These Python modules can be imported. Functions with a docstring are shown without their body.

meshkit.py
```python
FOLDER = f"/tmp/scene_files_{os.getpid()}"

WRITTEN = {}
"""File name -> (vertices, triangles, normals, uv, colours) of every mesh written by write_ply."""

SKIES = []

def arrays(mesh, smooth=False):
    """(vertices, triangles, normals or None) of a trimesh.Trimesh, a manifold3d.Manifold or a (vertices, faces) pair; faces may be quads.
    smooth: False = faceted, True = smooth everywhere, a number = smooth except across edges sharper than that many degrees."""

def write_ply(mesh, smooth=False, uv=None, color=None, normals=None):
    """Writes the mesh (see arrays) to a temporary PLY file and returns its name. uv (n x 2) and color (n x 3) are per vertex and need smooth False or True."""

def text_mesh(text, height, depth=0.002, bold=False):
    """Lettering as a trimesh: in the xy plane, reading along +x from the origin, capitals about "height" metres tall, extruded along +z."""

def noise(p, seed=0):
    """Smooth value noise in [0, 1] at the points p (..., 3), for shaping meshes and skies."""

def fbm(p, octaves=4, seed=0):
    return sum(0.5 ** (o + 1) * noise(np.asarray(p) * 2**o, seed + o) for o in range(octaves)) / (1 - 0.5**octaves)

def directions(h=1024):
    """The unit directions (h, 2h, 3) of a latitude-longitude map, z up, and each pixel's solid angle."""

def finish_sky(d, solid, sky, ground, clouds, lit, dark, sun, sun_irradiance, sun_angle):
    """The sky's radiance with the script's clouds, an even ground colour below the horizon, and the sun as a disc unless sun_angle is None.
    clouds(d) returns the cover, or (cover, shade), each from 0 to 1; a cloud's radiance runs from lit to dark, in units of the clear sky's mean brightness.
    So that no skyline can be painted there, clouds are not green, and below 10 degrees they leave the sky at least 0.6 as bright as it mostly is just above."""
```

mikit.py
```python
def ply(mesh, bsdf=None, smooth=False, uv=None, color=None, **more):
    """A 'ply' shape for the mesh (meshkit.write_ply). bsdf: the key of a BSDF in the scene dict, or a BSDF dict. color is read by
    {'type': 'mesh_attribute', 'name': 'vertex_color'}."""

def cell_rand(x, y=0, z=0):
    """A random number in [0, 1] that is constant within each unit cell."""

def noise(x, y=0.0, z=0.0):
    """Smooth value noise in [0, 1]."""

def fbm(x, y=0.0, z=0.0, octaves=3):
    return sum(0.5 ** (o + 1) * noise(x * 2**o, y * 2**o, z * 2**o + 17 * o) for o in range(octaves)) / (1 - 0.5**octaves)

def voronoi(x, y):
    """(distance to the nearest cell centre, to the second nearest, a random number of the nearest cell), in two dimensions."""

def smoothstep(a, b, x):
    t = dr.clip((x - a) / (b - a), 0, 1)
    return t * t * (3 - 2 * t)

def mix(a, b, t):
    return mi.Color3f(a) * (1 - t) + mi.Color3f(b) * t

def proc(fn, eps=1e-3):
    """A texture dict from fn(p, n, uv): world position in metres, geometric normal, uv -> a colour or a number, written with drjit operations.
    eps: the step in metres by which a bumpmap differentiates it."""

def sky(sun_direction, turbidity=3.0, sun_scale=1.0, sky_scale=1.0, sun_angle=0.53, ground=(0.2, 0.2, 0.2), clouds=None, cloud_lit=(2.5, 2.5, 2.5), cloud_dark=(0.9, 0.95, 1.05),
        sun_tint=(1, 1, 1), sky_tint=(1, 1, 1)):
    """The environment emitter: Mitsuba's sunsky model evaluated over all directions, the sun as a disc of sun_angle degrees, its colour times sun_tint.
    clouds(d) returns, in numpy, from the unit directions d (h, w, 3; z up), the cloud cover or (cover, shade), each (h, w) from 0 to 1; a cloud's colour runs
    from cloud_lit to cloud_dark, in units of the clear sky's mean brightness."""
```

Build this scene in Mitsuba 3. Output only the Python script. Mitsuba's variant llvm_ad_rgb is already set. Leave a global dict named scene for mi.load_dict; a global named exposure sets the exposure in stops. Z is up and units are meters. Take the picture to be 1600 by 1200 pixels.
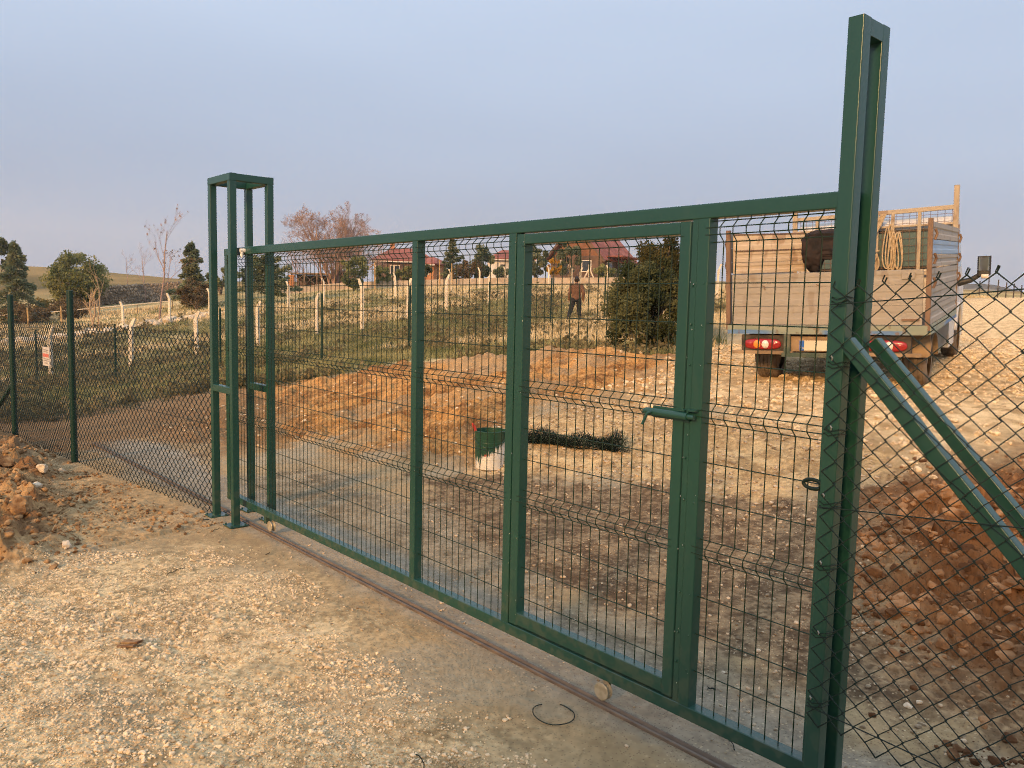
import math, random
import numpy as np
import drjit as dr
import trimesh, manifold3d
import mitsuba as mi
import mikit, meshkit
from scipy.interpolate import RBFInterpolator

T = mi.ScalarTransform4f
scene, labels = {}, {}
RNG = np.random.default_rng(7)

# ------------------------------------------------------------------ camera, sky, exposure
EYE = np.array([1.1419, -2.3337, 1.6002])
FWD = np.array([-0.7415, 0.6638, -0.0978])
UPV = np.array([-0.0877, 0.0487, 0.9950])
scene['camera'] = {'type': 'perspective', 'fov': 65.236, 'fov_axis': 'x', 'near_clip': 0.05, 'far_clip': 9000.0,
                   'to_world': T().look_at(origin=EYE.tolist(), target=(EYE + FWD).tolist(), up=UPV.tolist())}
exposure = 2.15
SUN = (0.33, -0.91, 0.335)


def sky_cover(d):
    el = np.degrees(np.arcsin(np.clip(d[..., 2], -1, 1)))
    n = meshkit.fbm(np.stack([d[..., 0] * 1.6, d[..., 1] * 1.6, d[..., 2] * 6.0], -1), 3, seed=3)
    shade = np.clip(1.0 - (el + 9 * (n - 0.5)) / 36.0, 0, 1)
    return np.full(el.shape, 0.94), shade


scene['sky'] = mikit.sky(SUN, turbidity=5.0, sun_scale=0.98, sky_scale=1.6, sun_angle=9.0, ground=(0.3, 0.24, 0.16), clouds=sky_cover,
                         cloud_lit=(1.40, 1.66, 2.04), cloud_dark=(0.31, 0.47, 0.76), sun_tint=(1.0, 0.79, 0.55))

# ------------------------------------------------------------------ the lie of the land
LAND = [(-32.61, 4.69, -1.47), (-30.64, 6.94, -1.12), (-31.05, 9.55, -0.79), (-30.41, 11.83, -0.41), (-30.68, 14.61, 0.05), (-25.90, 14.01, 0.61), (-30.61, 19.33, 0.83), (-31.02, 21.94, 1.21), (-35.04, 28.07, 1.73), (-39.18, 40.17, 2.73), (-52.22, 9.96, -1.00), (-52.37, 12.88, -0.48), (-52.56, 15.75, -0.08), (-49.38, 22.49, 1.06), (-53.28, 27.24, 1.49), (-51.43, 32.38, 1.95), (-53.43, 39.30, 2.68), (-53.38, 42.42, 2.99), (-54.99, 46.71, 3.42), (-55.18, 52.58, 3.80), (-53.95, 57.00, 3.94), (-52.61, 61.58, 4.42), (-21.97, 4.02, -0.83), (-15.81, 6.83, 0.08), (-19.71, 19.46, 0.92), (-9.29, -0.54, -0.14), (-7.72, 8.73, 0.77), (-7.30, 6.94, 0.75), (-6.15, 4.74, 0.61), (-5.20, 3.82, 0.45), (-3.17, 5.05, 0.60), (-4.08, 5.87, 0.74), (-4.02, 6.69, 0.77), (-2.47, 7.07, 0.78), (-3.20, 10.51, 1.01), (-2.09, 5.52, 0.68), (-15.46, 9.06, 0.38), (-8.24, 4.33, 0.45), (-15.43, 7.58, 0.27), (-9.90, 2.87, -0.01), (-7.15, 1.57, 0.04), (-12.75, 18.26, 1.30), (-4.66, 18.26, 1.24), (-19.08, 68.71, 2.97), (-20.34, 64.27, 2.82), (-1.71, 7.93, 0.85), (-12.08, 1.46, -0.15), (-13.64, 0.45, -0.26), (-86.23, 12.87, 0.70), (-79.07, 20.93, 1.00), (-75.11, 25.42, 1.49), (-167.86, 35.58, 7.05), (-152.46, 52.45, 4.68), (-175.87, 26.65, 7.26), (-65.74, 37.64, 3.04), (-53.12, 57.90, 3.78), (-75.45, 55.60, 4.24), (-65.39, 66.97, 5.03), (-80.94, 41.79, 3.28), (-33.72, 49.23, 2.28), (-63.00, 92.32, 5.47), (-15.23, 70.00, 2.89), (-37.05, -0.34, -1.86), (-75.58, 1.85, -1.50), (-199.69, -0.25, 5.51), (-8.81, 77.13, 2.63), (-1.10, 16.17, 0.95), (-9.00, -1.00, 0.00), (-9.00, -3.00, 0.00), (-9.00, -6.00, 0.00), (-9.00, -12.00, 0.00), (-9.00, -25.00, 0.00), (-7.00, -1.00, 0.00), (-7.00, -3.00, 0.00), (-7.00, -6.00, 0.00), (-7.00, -12.00, 0.00), (-7.00, -25.00, 0.00), (-5.00, -1.00, 0.00), (-5.00, -3.00, 0.00), (-5.00, -6.00, 0.00), (-5.00, -12.00, 0.00), (-5.00, -25.00, 0.00), (-3.00, -1.00, 0.00), (-3.00, -3.00, 0.00), (-3.00, -6.00, 0.00), (-3.00, -12.00, 0.00), (-3.00, -25.00, 0.00), (-1.00, -1.00, 0.00), (-1.00, -3.00, 0.00), (-1.00, -6.00, 0.00), (-1.00, -12.00, 0.00), (-1.00, -25.00, 0.00), (1.00, -1.00, 0.00), (1.00, -3.00, 0.00), (1.00, -6.00, 0.00), (1.00, -12.00, 0.00), (1.00, -25.00, 0.00), (3.00, -1.00, 0.00), (3.00, -3.00, 0.00), (3.00, -6.00, 0.00), (3.00, -12.00, 0.00), (3.00, -25.00, 0.00), (6.00, -1.00, 0.00), (6.00, -3.00, 0.00), (6.00, -6.00, 0.00), (6.00, -12.00, 0.00), (6.00, -25.00, 0.00), (10.00, -1.00, 0.00), (10.00, -3.00, 0.00), (10.00, -6.00, 0.00), (10.00, -12.00, 0.00), (10.00, -25.00, 0.00), (-5.00, 0.00, 0.00), (-5.00, 1.00, 0.00), (-4.00, 0.00, 0.00), (-4.00, 1.00, 0.00), (-3.00, 0.00, 0.00), (-3.00, 1.00, 0.00), (-2.00, 0.00, 0.00), (-2.00, 1.00, 0.00), (-1.00, 0.00, 0.00), (-1.00, 1.00, 0.00), (0.00, 0.00, 0.00), (0.00, 1.00, 0.00), (1.00, 0.00, 0.00), (1.00, 1.00, 0.00), (-6.00, 0.00, 0.00), (-7.50, 0.10, 0.00), (-3.60, 2.60, 0.02), (-4.60, 2.20, 0.00), (-2.50, 2.80, 0.05), (-5.50, 2.00, 0.00), (-1.50, 3.60, 0.20), (0.50, 2.50, 0.10), (2.00, 1.50, 0.08), (3.50, 2.50, 0.30), (-60.00, -60.00, 0.00), (-60.00, -25.00, 0.00), (-60.00, -120.00, 0.00), (-25.00, -60.00, 0.00), (-25.00, -25.00, 0.00), (-25.00, -120.00, 0.00), (25.00, -60.00, 0.00), (25.00, -25.00, 0.00), (25.00, -120.00, 0.00), (60.00, -60.00, 0.00), (60.00, -25.00, 0.00), (60.00, -120.00, 0.00), (120.00, -60.00, 0.00), (120.00, -25.00, 0.00), (120.00, -120.00, 0.00), (60.00, 30.00, 2.50), (60.00, 80.00, 4.00), (120.00, 40.00, 3.00), (-20.00, 150.00, 5.00), (40.00, 150.00, 5.00), (150.00, 150.00, 4.00), (-150.00, 150.00, 5.00), (-200.00, 0.00, 0.00), (-60.00, -10.00, -1.50), (200.00, 0.00, 1.00)]
LAND = np.array(LAND)
_rbf = RBFInterpolator(LAND[:, :2], LAND[:, 2], kernel='linear', smoothing=0.15)


def land(x, y):
    """Ground height without fine relief."""
    x, y = np.atleast_1d(np.asarray(x, float)), np.atleast_1d(np.asarray(y, float))
    r = np.hypot(x - EYE[0], y - EYE[1])
    z = np.zeros(x.shape)
    for a in range(6):
        o = 0.05 * r * (a > 0)
        z += _rbf(np.stack([x + o * math.cos(a * 1.2566), y + o * math.sin(a * 1.2566)], 1)) / 6
    z = z * np.clip((900 - r) / 500, 0, 1)
    flat = np.clip((1.3 - np.abs(y + 0.2)) / 0.6, 0, 1) * np.clip((9 + x) / 1.5, 0, 1) * np.clip((4 - x) / 2, 0, 1)
    z = z * (1 - flat)
    # unseen heap added behind the camera to throw shade over the gate
    top = np.interp(x, [0.2, 0.9, 1.8, 3.0, 8.0, 11.0], [0, 2.2, 2.9, 3.4, 3.2, 0])
    z += top * np.clip(1 - np.abs(y + 6.6) / np.where(y > -6.6, 2.5, 3.5), 0, 1) ** 0.8
    return z


ZONES = {
    'gravel': [(-3.98, -2.80), (-4.31, -1.81), (-4.21, -1.32), (-4.12, -0.84), (-3.69, -0.48), (-3.37, -0.34), (-2.68, -0.39), (-2.00, -0.45), (-1.54, -0.48), (-1.22, -0.51), (-0.85, -0.54), (-0.54, -0.71), (-2.05, -2.52)],
    'redleft': [(-9.19, -2.77), (-10.80, -1.12), (-9.43, -0.55), (-7.63, -0.64), (-6.38, -0.84), (-5.41, -0.94), (-4.60, -1.19), (-4.30, -1.44), (-4.35, -1.87), (-4.94, -2.62)],
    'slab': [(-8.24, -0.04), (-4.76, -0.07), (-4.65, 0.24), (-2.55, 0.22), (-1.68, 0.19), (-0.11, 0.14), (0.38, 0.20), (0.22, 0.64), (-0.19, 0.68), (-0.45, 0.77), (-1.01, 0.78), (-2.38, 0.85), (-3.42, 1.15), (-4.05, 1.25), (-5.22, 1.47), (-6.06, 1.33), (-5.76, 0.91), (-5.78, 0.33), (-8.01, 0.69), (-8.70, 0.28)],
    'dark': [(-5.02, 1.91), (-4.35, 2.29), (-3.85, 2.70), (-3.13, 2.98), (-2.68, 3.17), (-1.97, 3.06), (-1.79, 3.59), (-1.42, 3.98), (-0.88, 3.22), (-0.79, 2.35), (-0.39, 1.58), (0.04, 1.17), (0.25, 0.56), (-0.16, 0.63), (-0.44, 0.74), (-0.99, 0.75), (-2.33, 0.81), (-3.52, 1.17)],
    'sand': [(-5.29, 3.62), (-4.63, 4.79), (-2.28, 4.52), (-1.71, 4.66), (-1.42, 3.98), (-1.79, 3.59), (-1.97, 3.06), (-2.69, 3.19), (-3.87, 2.72), (-4.54, 2.30), (-4.94, 3.04)],
    'rubble': [(-5.25, 5.06), (-5.65, 7.31), (-7.70, 11.04), (-6.09, 11.69), (-6.24, 16.65), (-20.34, 59.21), (-22.21, 87.15), (-10.78, 66.42), (-0.45, 7.33), (-1.07, 5.73), (-1.30, 4.27), (-1.71, 4.66), (-2.28, 4.52), (-4.58, 4.73)],
    'orange': [(-12.89, 3.67), (-12.64, 4.81), (-12.69, 5.94), (-12.37, 6.94), (-10.30, 7.88), (-8.86, 8.15), (-8.09, 9.01), (-5.77, 7.02), (-4.96, 4.73), (-5.29, 3.72), (-5.01, 3.18), (-4.69, 2.34), (-5.36, 2.14), (-6.36, 2.16), (-6.98, 1.49), (-7.87, 0.92), (-9.73, 1.18)],
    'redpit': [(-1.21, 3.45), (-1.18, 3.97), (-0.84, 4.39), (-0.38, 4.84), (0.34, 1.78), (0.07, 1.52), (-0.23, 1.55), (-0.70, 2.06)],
    'roughdirt': [(-8.57, -0.40), (-6.92, -0.47), (-5.87, -0.34), (-4.75, -0.12), (-4.48, -0.22), (-4.31, -0.87), (-4.18, -1.33), (-4.22, -1.70), (-5.83, -1.50)],
    'fence_slab': [(-8.63, 0.12), (-8.15, 0.56), (-7.20, 0.61), (-6.25, 0.46), (-5.43, 0.15), (-6.93, 0.18)],
    'pitbrown': [(-1.51, 3.66), (-1.41, 4.18), (-1.11, 4.66), (-0.58, 5.67), (0.40, 4.46), (0.87, 0.92), (0.34, 0.66), (-0.03, 1.02), (-0.34, 1.25), (-0.77, 1.99)],
    'brown': [(-14.36, -2.28), (-13.54, -0.01), (-13.73, 1.23), (-14.80, 2.83), (-15.59, 4.13), (-12.45, 4.08), (-6.92, 1.54), (-7.09, 0.90), (-8.61, 0.46), (-7.56, -0.44), (-8.09, -0.78), (-9.07, -2.31)],
    'green': [(-38.48, 6.43), (-37.23, 11.60), (-34.15, 16.63), (-30.06, 19.06), (-38.80, 32.09), (-32.84, 33.12), (-20.78, 21.87), (-16.72, 15.90), (-15.30, 11.87), (-16.83, 10.00), (-15.23, 7.46), (-12.88, 3.91), (-12.62, 2.65), (-14.45, 1.93), (-13.53, 0.52), (-43.13, 4.76)],
    'field': [(-17.36, -4.51), (-11.94, 0.21), (-13.33, 2.35), (-14.10, 3.55), (-12.76, 3.85), (-12.89, 4.94), (-12.69, 5.94), (-12.51, 7.04), (-10.30, 7.88), (-9.10, 8.40), (-6.13, 7.50), (-7.19, 9.87), (-7.70, 11.04), (-13.10, 19.44), (-25.39, 58.51), (-22.36, 65.01), (-21.38, 66.12), (-9.86, 85.11), (30.82, 484.65), (-389.15, 922.17), (-771.65, 492.49), (-746.94, -85.49)]}
STREAKS = [(-2.76, -1.71, -2.83, -1.25, 0.06), (-2.29, -1.85, -2.37, -1.57, 0.07), (-2.37, -0.91, -2.28, -0.50, 0.04)]
CRACK = ((-4.20, -1.39), (-4.47, -0.22))


def sd_np(poly, x, y):
    """Signed distance to the polygon, negative inside."""
    d2, inside = np.full(x.shape, 1e18), np.zeros(x.shape, bool)
    for (ax, ay), (bx, by) in zip(poly, poly[-1:] + poly[:-1]):
        ex, ey = bx - ax, by - ay
        t = np.clip(((x - ax) * ex + (y - ay) * ey) / (ex * ex + ey * ey + 1e-12), 0, 1)
        d2 = np.minimum(d2, (x - ax - t * ex) ** 2 + (y - ay - t * ey) ** 2)
        hit = ((ay > y) != (by > y)) & (x < ex * (y - ay) / (ey if abs(ey) > 1e-9 else 1e-9) + ax)
        inside ^= hit
    return np.where(inside, -1, 1) * np.sqrt(d2)


def inside_np(name, x, y, soft=0.2):
    return np.clip(0.5 - sd_np(ZONES[name], x, y) / soft, 0, 1)


def relief(x, y):
    """Fine relief of the ground in metres."""
    r = np.hypot(x - EYE[0], y - EYE[1])
    q = lambda s, o=0: meshkit.fbm(np.stack([x * s + o, y * s, x * 0 + o], -1), 4, seed=o) - 0.5
    red = np.maximum(inside_np('redpit', x, y, 0.5), 0.45 * inside_np('pitbrown', x, y, 0.6))
    heap = inside_np('redleft', x, y, 0.35)
    org = inside_np('orange', x, y, 0.8)
    rub = inside_np('rubble', x, y, 0.8)
    gra = inside_np('gravel', x, y, 0.3)
    slab = inside_np('slab', x, y, 0.3)
    rough = inside_np('roughdirt', x, y, 0.5)
    beam = np.clip((0.55 - np.abs(y - 0.05)) / 0.25, 0, 1) * (x > -9) * (x < 3)
    z = 0.020 * q(3.0) * (1 - beam) * (1 - 0.8 * slab)
    z += 0.016 * q(9.0, 2) * gra
    z += rough * (0.05 * q(2.6, 21) + 0.05 * q(7.0, 22) + 0.022 * q(22.0, 23))
    (ex0, ey0), (ex1, ey1) = CRACK
    sdl = ((x - ex0) * (ey1 - ey0) - (y - ey0) * (ex1 - ex0)) / math.hypot(ex1 - ex0, ey1 - ey0) + 0.03 * q(3.0, 24)
    tl = ((x - ex0) * (ex1 - ex0) + (y - ey0) * (ey1 - ey0)) / ((ex1 - ex0) ** 2 + (ey1 - ey0) ** 2)
    z += (0.012 * np.clip(0.5 - sdl / 0.03, 0, 1) * np.exp(-np.abs(sdl) / 0.15) - 0.022 * np.exp(-(sdl / 0.018) ** 2)) * np.clip(np.minimum(tl, 1 - tl) * 6, 0, 1)
    z += red * (0.30 * q(4.0, 5) + 0.20 * (0.25 - np.abs(q(7.0, 6))) + 0.12 * (0.25 - np.abs(q(15.0, 28))) + 0.07 * q(30.0, 19) - 0.10 * np.exp(-((x + 0.45) ** 2 + (y - 2.7) ** 2) / 0.5))
    z += heap * (0.12 + 0.36 * q(1.9, 7) + 0.24 * q(6.0, 8) + 0.13 * q(17.0, 18))
    z += org * (0.20 * q(2.0, 9) + 0.15 * q(6.0, 10) + 0.07 * q(15.0, 25))
    z += inside_np('sand', x, y, 0.6) * (0.05 * q(4.0, 26) + 0.03 * q(13.0, 27))
    z += rub * (0.05 * q(3.0, 11) + 0.03 * q(10.0, 12)) * np.clip((40 - r) / 30, 0, 1)
    ridge = np.exp(-(sd_np([(-11.2, 5.6), (-8.6, 7.2), (-6.0, 7.0), (-5.6, 6.8), (-6.0, 7.15), (-8.6, 7.4)], x, y) / 0.5) ** 2)
    z += 0.16 * ridge * (0.5 + 1.2 * (q(1.4, 13) + 0.5))
    z += 0.07 * q(0.6, 14) * np.clip((r - 9) / 10, 0, 1) + 0.5 * q(0.08, 15) * np.clip((r - 60) / 60, 0, 1)
    # wheel ruts pressed into the gravel
    for k, off in enumerate((0.0, 0.34)):
        line = y + 1.05 + off * 1.1 - 0.28 * (x + 2.3) - 0.05 * np.sin(x * 1.7)
        z += -0.012 * np.exp(-(line / 0.10) ** 2) * gra
    return z


def ground(x, y):
    x, y = np.atleast_1d(np.asarray(x, float)), np.atleast_1d(np.asarray(y, float))
    return land(x, y) + relief(x, y)


def gz(x, y):
    return float(ground(x, y)[0])


# ------------------------------------------------------------------ mesh helpers
def note(key, label=None, cat=None, group=None, kind=None):
    labels[key] = {k: v for k, v in (('label', label), ('category', cat), ('group', group), ('kind', kind)) if v}
    return key


def numbered(name):
    if name not in labels and not any(k == name or k.startswith(name + '__') for k in scene):
        return name
    n = 1
    while f'{name}_{n:03d}' in labels or any(k == f'{name}_{n:03d}' or k.startswith(f'{name}_{n:03d}__') for k in scene):
        n += 1
    return f'{name}_{n:03d}'


_used = {}


def part(parent, name, mesh, mat, smooth=False, kind=None, label=None, **kw):
    base = f'{parent}__{name}'
    n = _used.get(base, 0)
    _used[base] = n + 1
    key = base if n == 0 else f'{base}_{n:03d}'
    scene[key] = mikit.ply(mesh.get() if isinstance(mesh, MB) else mesh, mat, smooth=smooth, **kw)
    if kind or label:
        note(key, label=label, kind=kind)
    return key


def frame_of(p0, p1):
    z = np.asarray(p1, float) - np.asarray(p0, float)
    L = np.linalg.norm(z)
    z = z / max(L, 1e-9)
    a = np.array([0, 0, 1.0]) if abs(z[2]) < 0.9 else np.array([1.0, 0, 0])
    x = np.cross(a, z)
    x /= np.linalg.norm(x)
    return x, np.cross(z, x), z, L


class MB:
    def __init__(self):
        self.v, self.f, self.n = [], [], 0

    def add(self, v, f):
        v, f = np.asarray(v, float), np.asarray(f, int)
        self.v.append(v)
        self.f.append(f + self.n)
        self.n += len(v)
        return self

    def tube(self, pts, r, n=6, caps=True, phase=0.0):
        pts = np.asarray(pts, float)
        m = len(pts)
        r = np.broadcast_to(r, (m,))
        tang = np.gradient(pts, axis=0) if m > 2 else np.repeat([pts[1] - pts[0]], 2, 0)
        tang /= np.maximum(np.linalg.norm(tang, axis=1, keepdims=True), 1e-9)
        ref = np.array([0, 0, 1.0]) if abs(tang[0][2]) < 0.8 else np.array([1.0, 0, 0])
        x = np.cross(ref, tang[0])
        x /= np.linalg.norm(x)
        ang = np.arange(n) * 2 * np.pi / n + phase
        rings = []
        for k in range(m):
            x = x - tang[k] * (x @ tang[k])
            x /= max(np.linalg.norm(x), 1e-9)
            y = np.cross(tang[k], x)
            rings.append(pts[k] + r[k] * (np.cos(ang)[:, None] * x + np.sin(ang)[:, None] * y))
        v = np.vstack(rings)
        i = np.arange(n)
        j = (i + 1) % n
        f = []
        for k in range(m - 1):
            a, b = k * n, (k + 1) * n
            f += [np.stack([a + i, a + j, b + j], 1), np.stack([a + i, b + j, b + i], 1)]
        if caps and n > 2:
            for s in range(1, n - 1):
                f += [np.array([[0, s + 1, s]]), np.array([[(m - 1) * n, (m - 1) * n + s, (m - 1) * n + s + 1]])]
        return self.add(v, np.vstack(f))

    def bar(self, p0, p1, w, h, r=0.004, side=None, seg=3):
        """A bar of w by h (w along 'side') from p0 to p1 with rounded long edges."""
        p0, p1 = np.asarray(p0, float), np.asarray(p1, float)
        x, y, z, L = frame_of(p0, p1)
        if side is not None:
            x = np.asarray(side, float) - z * (z @ np.asarray(side, float))
            x /= np.linalg.norm(x)
            y = np.cross(z, x)
        prof = []
        for (sx, sy), a0 in zip(((1, 1), (-1, 1), (-1, -1), (1, -1)), (0, 90, 180, 270)):
            for k in range(seg + 1):
                a = math.radians(a0 + 90 * k / seg)
                prof.append((sx * (w / 2 - r) + r * math.cos(a), sy * (h / 2 - r) + r * math.sin(a)))
        prof = np.array(prof)
        n = len(prof)
        ring = prof[:, :1] * x + prof[:, 1:] * y
        v = np.vstack([p0 + ring, p1 + ring, [p0], [p1]])
        i = np.arange(n)
        j = (i + 1) % n
        f = np.vstack([np.stack([i, j, j + n], 1), np.stack([i, j + n, i + n], 1), np.stack([j, i, i * 0 + 2 * n], 1), np.stack([i + n, j + n, i * 0 + 2 * n + 1], 1)])
        return self.add(v, f)

    def box(self, c, size, ax=None, r=0.0):
        c, s = np.asarray(c, float), np.asarray(size, float)
        ax = np.eye(3) if ax is None else np.asarray(ax, float)
        if r > 0:
            return self.bar(c - ax[2] * s[2] / 2, c + ax[2] * s[2] / 2, s[0], s[1], r, side=ax[0], seg=2)
        k = np.array([[x, y, z] for x in (-.5, .5) for y in (-.5, .5) for z in (-.5, .5)])
        return self.add(c + (k * s) @ ax, [[0, 1, 3], [0, 3, 2], [4, 6, 7], [4, 7, 5], [0, 4, 5], [0, 5, 1], [2, 3, 7], [2, 7, 6], [0, 2, 6], [0, 6, 4], [1, 5, 7], [1, 7, 3]])

    def prism(self, poly, c, ax, depth):
        """poly in the plane of ax[0], ax[1] (counter-clockwise), extruded along ax[2]."""
        from shapely.geometry import Polygon
        m = trimesh.creation.extrude_polygon(Polygon(poly), depth, engine='earcut')
        return self.add(np.asarray(c) + m.vertices @ np.asarray(ax, float), m.faces)

    def mesh(self, m):
        return self.add(m.vertices, m.faces)

    def get(self):
        return np.vstack(self.v), np.vstack(self.f)


def rock_shape(seed, sub=1, rough=0.35):
    r = np.random.default_rng(seed)
    m = trimesh.creation.icosphere(subdivisions=sub)
    v = m.vertices * (1 + rough * (meshkit.fbm(m.vertices * 1.3 + seed * 3.1, 3, seed=seed)[:, None] - 0.5) * 2)
    for _ in range(7):                      # knock flats off it
        n = r.normal(size=3)
        n /= np.linalg.norm(n)
        d = v @ n - r.uniform(0.55, 0.85)
        v = v - np.clip(d, 0, None)[:, None] * n
    return v * r.uniform(0.7, 1.15, 3), m.faces


# ------------------------------------------------------------------ materials
def rgb(*c):
    return {'type': 'rgb', 'value': list(c)}


def mat(name, color, rough=0.7, spec=0.4, metallic=0.0, bump=None, **more):
    b = {'type': 'principled', 'base_color': color if isinstance(color, dict) else rgb(*color), 'roughness': rough, 'specular': spec, 'metallic': metallic, **more}
    if bump:
        b = {'type': 'bumpmap', 'bsdf': b, 'arbitrary': mikit.proc(bump[0], eps=bump[1]), 'scale': 1.0}
    scene['mat_' + name] = {'type': 'twosided', 'bsdf': b}
    return 'mat_' + name


def vary(c0, c1, scale, octaves=3):
    def fn(p, n, uv):
        return mikit.mix(c0, c1, mikit.smoothstep(0.3, 0.7, mikit.fbm(p.x * scale, p.y * scale, p.z * scale, octaves)))
    return mikit.proc(fn)


def paint_fn(p, n, uv):
    t = mikit.fbm(p.x * 5, p.y * 5, p.z * 1.2, 3)
    dust = mikit.smoothstep(0.66, 0.85, mikit.fbm(p.x * 30, p.y * 30, p.z * 7, 2)) * 0.15 + mikit.smoothstep(0.55, 0.05, p.z) * mikit.smoothstep(0.42, 0.66, mikit.fbm(p.x * 26, p.y * 26, p.z * 17, 3)) * 1.1
    return mikit.mix(mikit.mix((0.0095, 0.049, 0.037), (0.013, 0.059, 0.045), t), (0.07, 0.09, 0.06), dust * 0.4)


def paint_bump(p, n, uv):
    return 0.00009 * mikit.fbm(p.x * 40, p.y * 40, p.z * 16, 2)


M_GREEN = mat('green_paint', mikit.proc(paint_fn), 0.30, 0.55, bump=(paint_bump, 0.004))
M_WIRE = mat('green_coated_wire', (0.010, 0.027, 0.015), 0.45, 0.3)
M_WIREDK = mat('dark_coated_wire', (0.007, 0.017, 0.013), 0.5, 0.22)
M_POSTGR = mat('green_post_coat', (0.006, 0.030, 0.022), 0.42, 0.3)
M_TIE = mat('bare_tie_wire', (0.5, 0.5, 0.48), 0.4, 0.5, 0.8)


def rust_fn(p, n, uv):
    return mikit.mix((0.065, 0.047, 0.035), (0.20, 0.15, 0.105), mikit.fbm(p.x * 18, p.y * 30, p.z * 30, 4))


M_RUST = mat('rusty_steel', mikit.proc(rust_fn), 0.65, 0.4)
M_DULLSTEEL = mat('worn_wheel_steel', vary((0.30, 0.26, 0.17), (0.42, 0.37, 0.26), 40), 0.5, 0.5, 0.3)
M_CONC = mat('post_concrete', vary((0.62, 0.52, 0.38), (0.74, 0.64, 0.49), 6), 0.85, 0.2)
M_WHITE = mat('white_plastic', (0.78, 0.74, 0.64), 0.4, 0.5)
M_RED = mat('red_plastic', (0.55, 0.05, 0.03), 0.35, 0.5)


def tin_fn(p, n, uv):
    drip = mikit.fbm(p.x * 60, p.y * 60, p.z * 5, 3)
    lim = 0.27 - 0.30 * (drip - 0.35)
    zz = p.z - 0.06
    return mikit.mix(mikit.mix((0.62, 0.58, 0.50), (0.40, 0.12, 0.08), mikit.smoothstep(0.66, 0.72, mikit.noise(p.x * 22, p.y * 22, p.z * 22))), (0.014, 0.055, 0.032), mikit.smoothstep(lim - 0.01, lim + 0.01, zz + 0.06))


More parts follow.
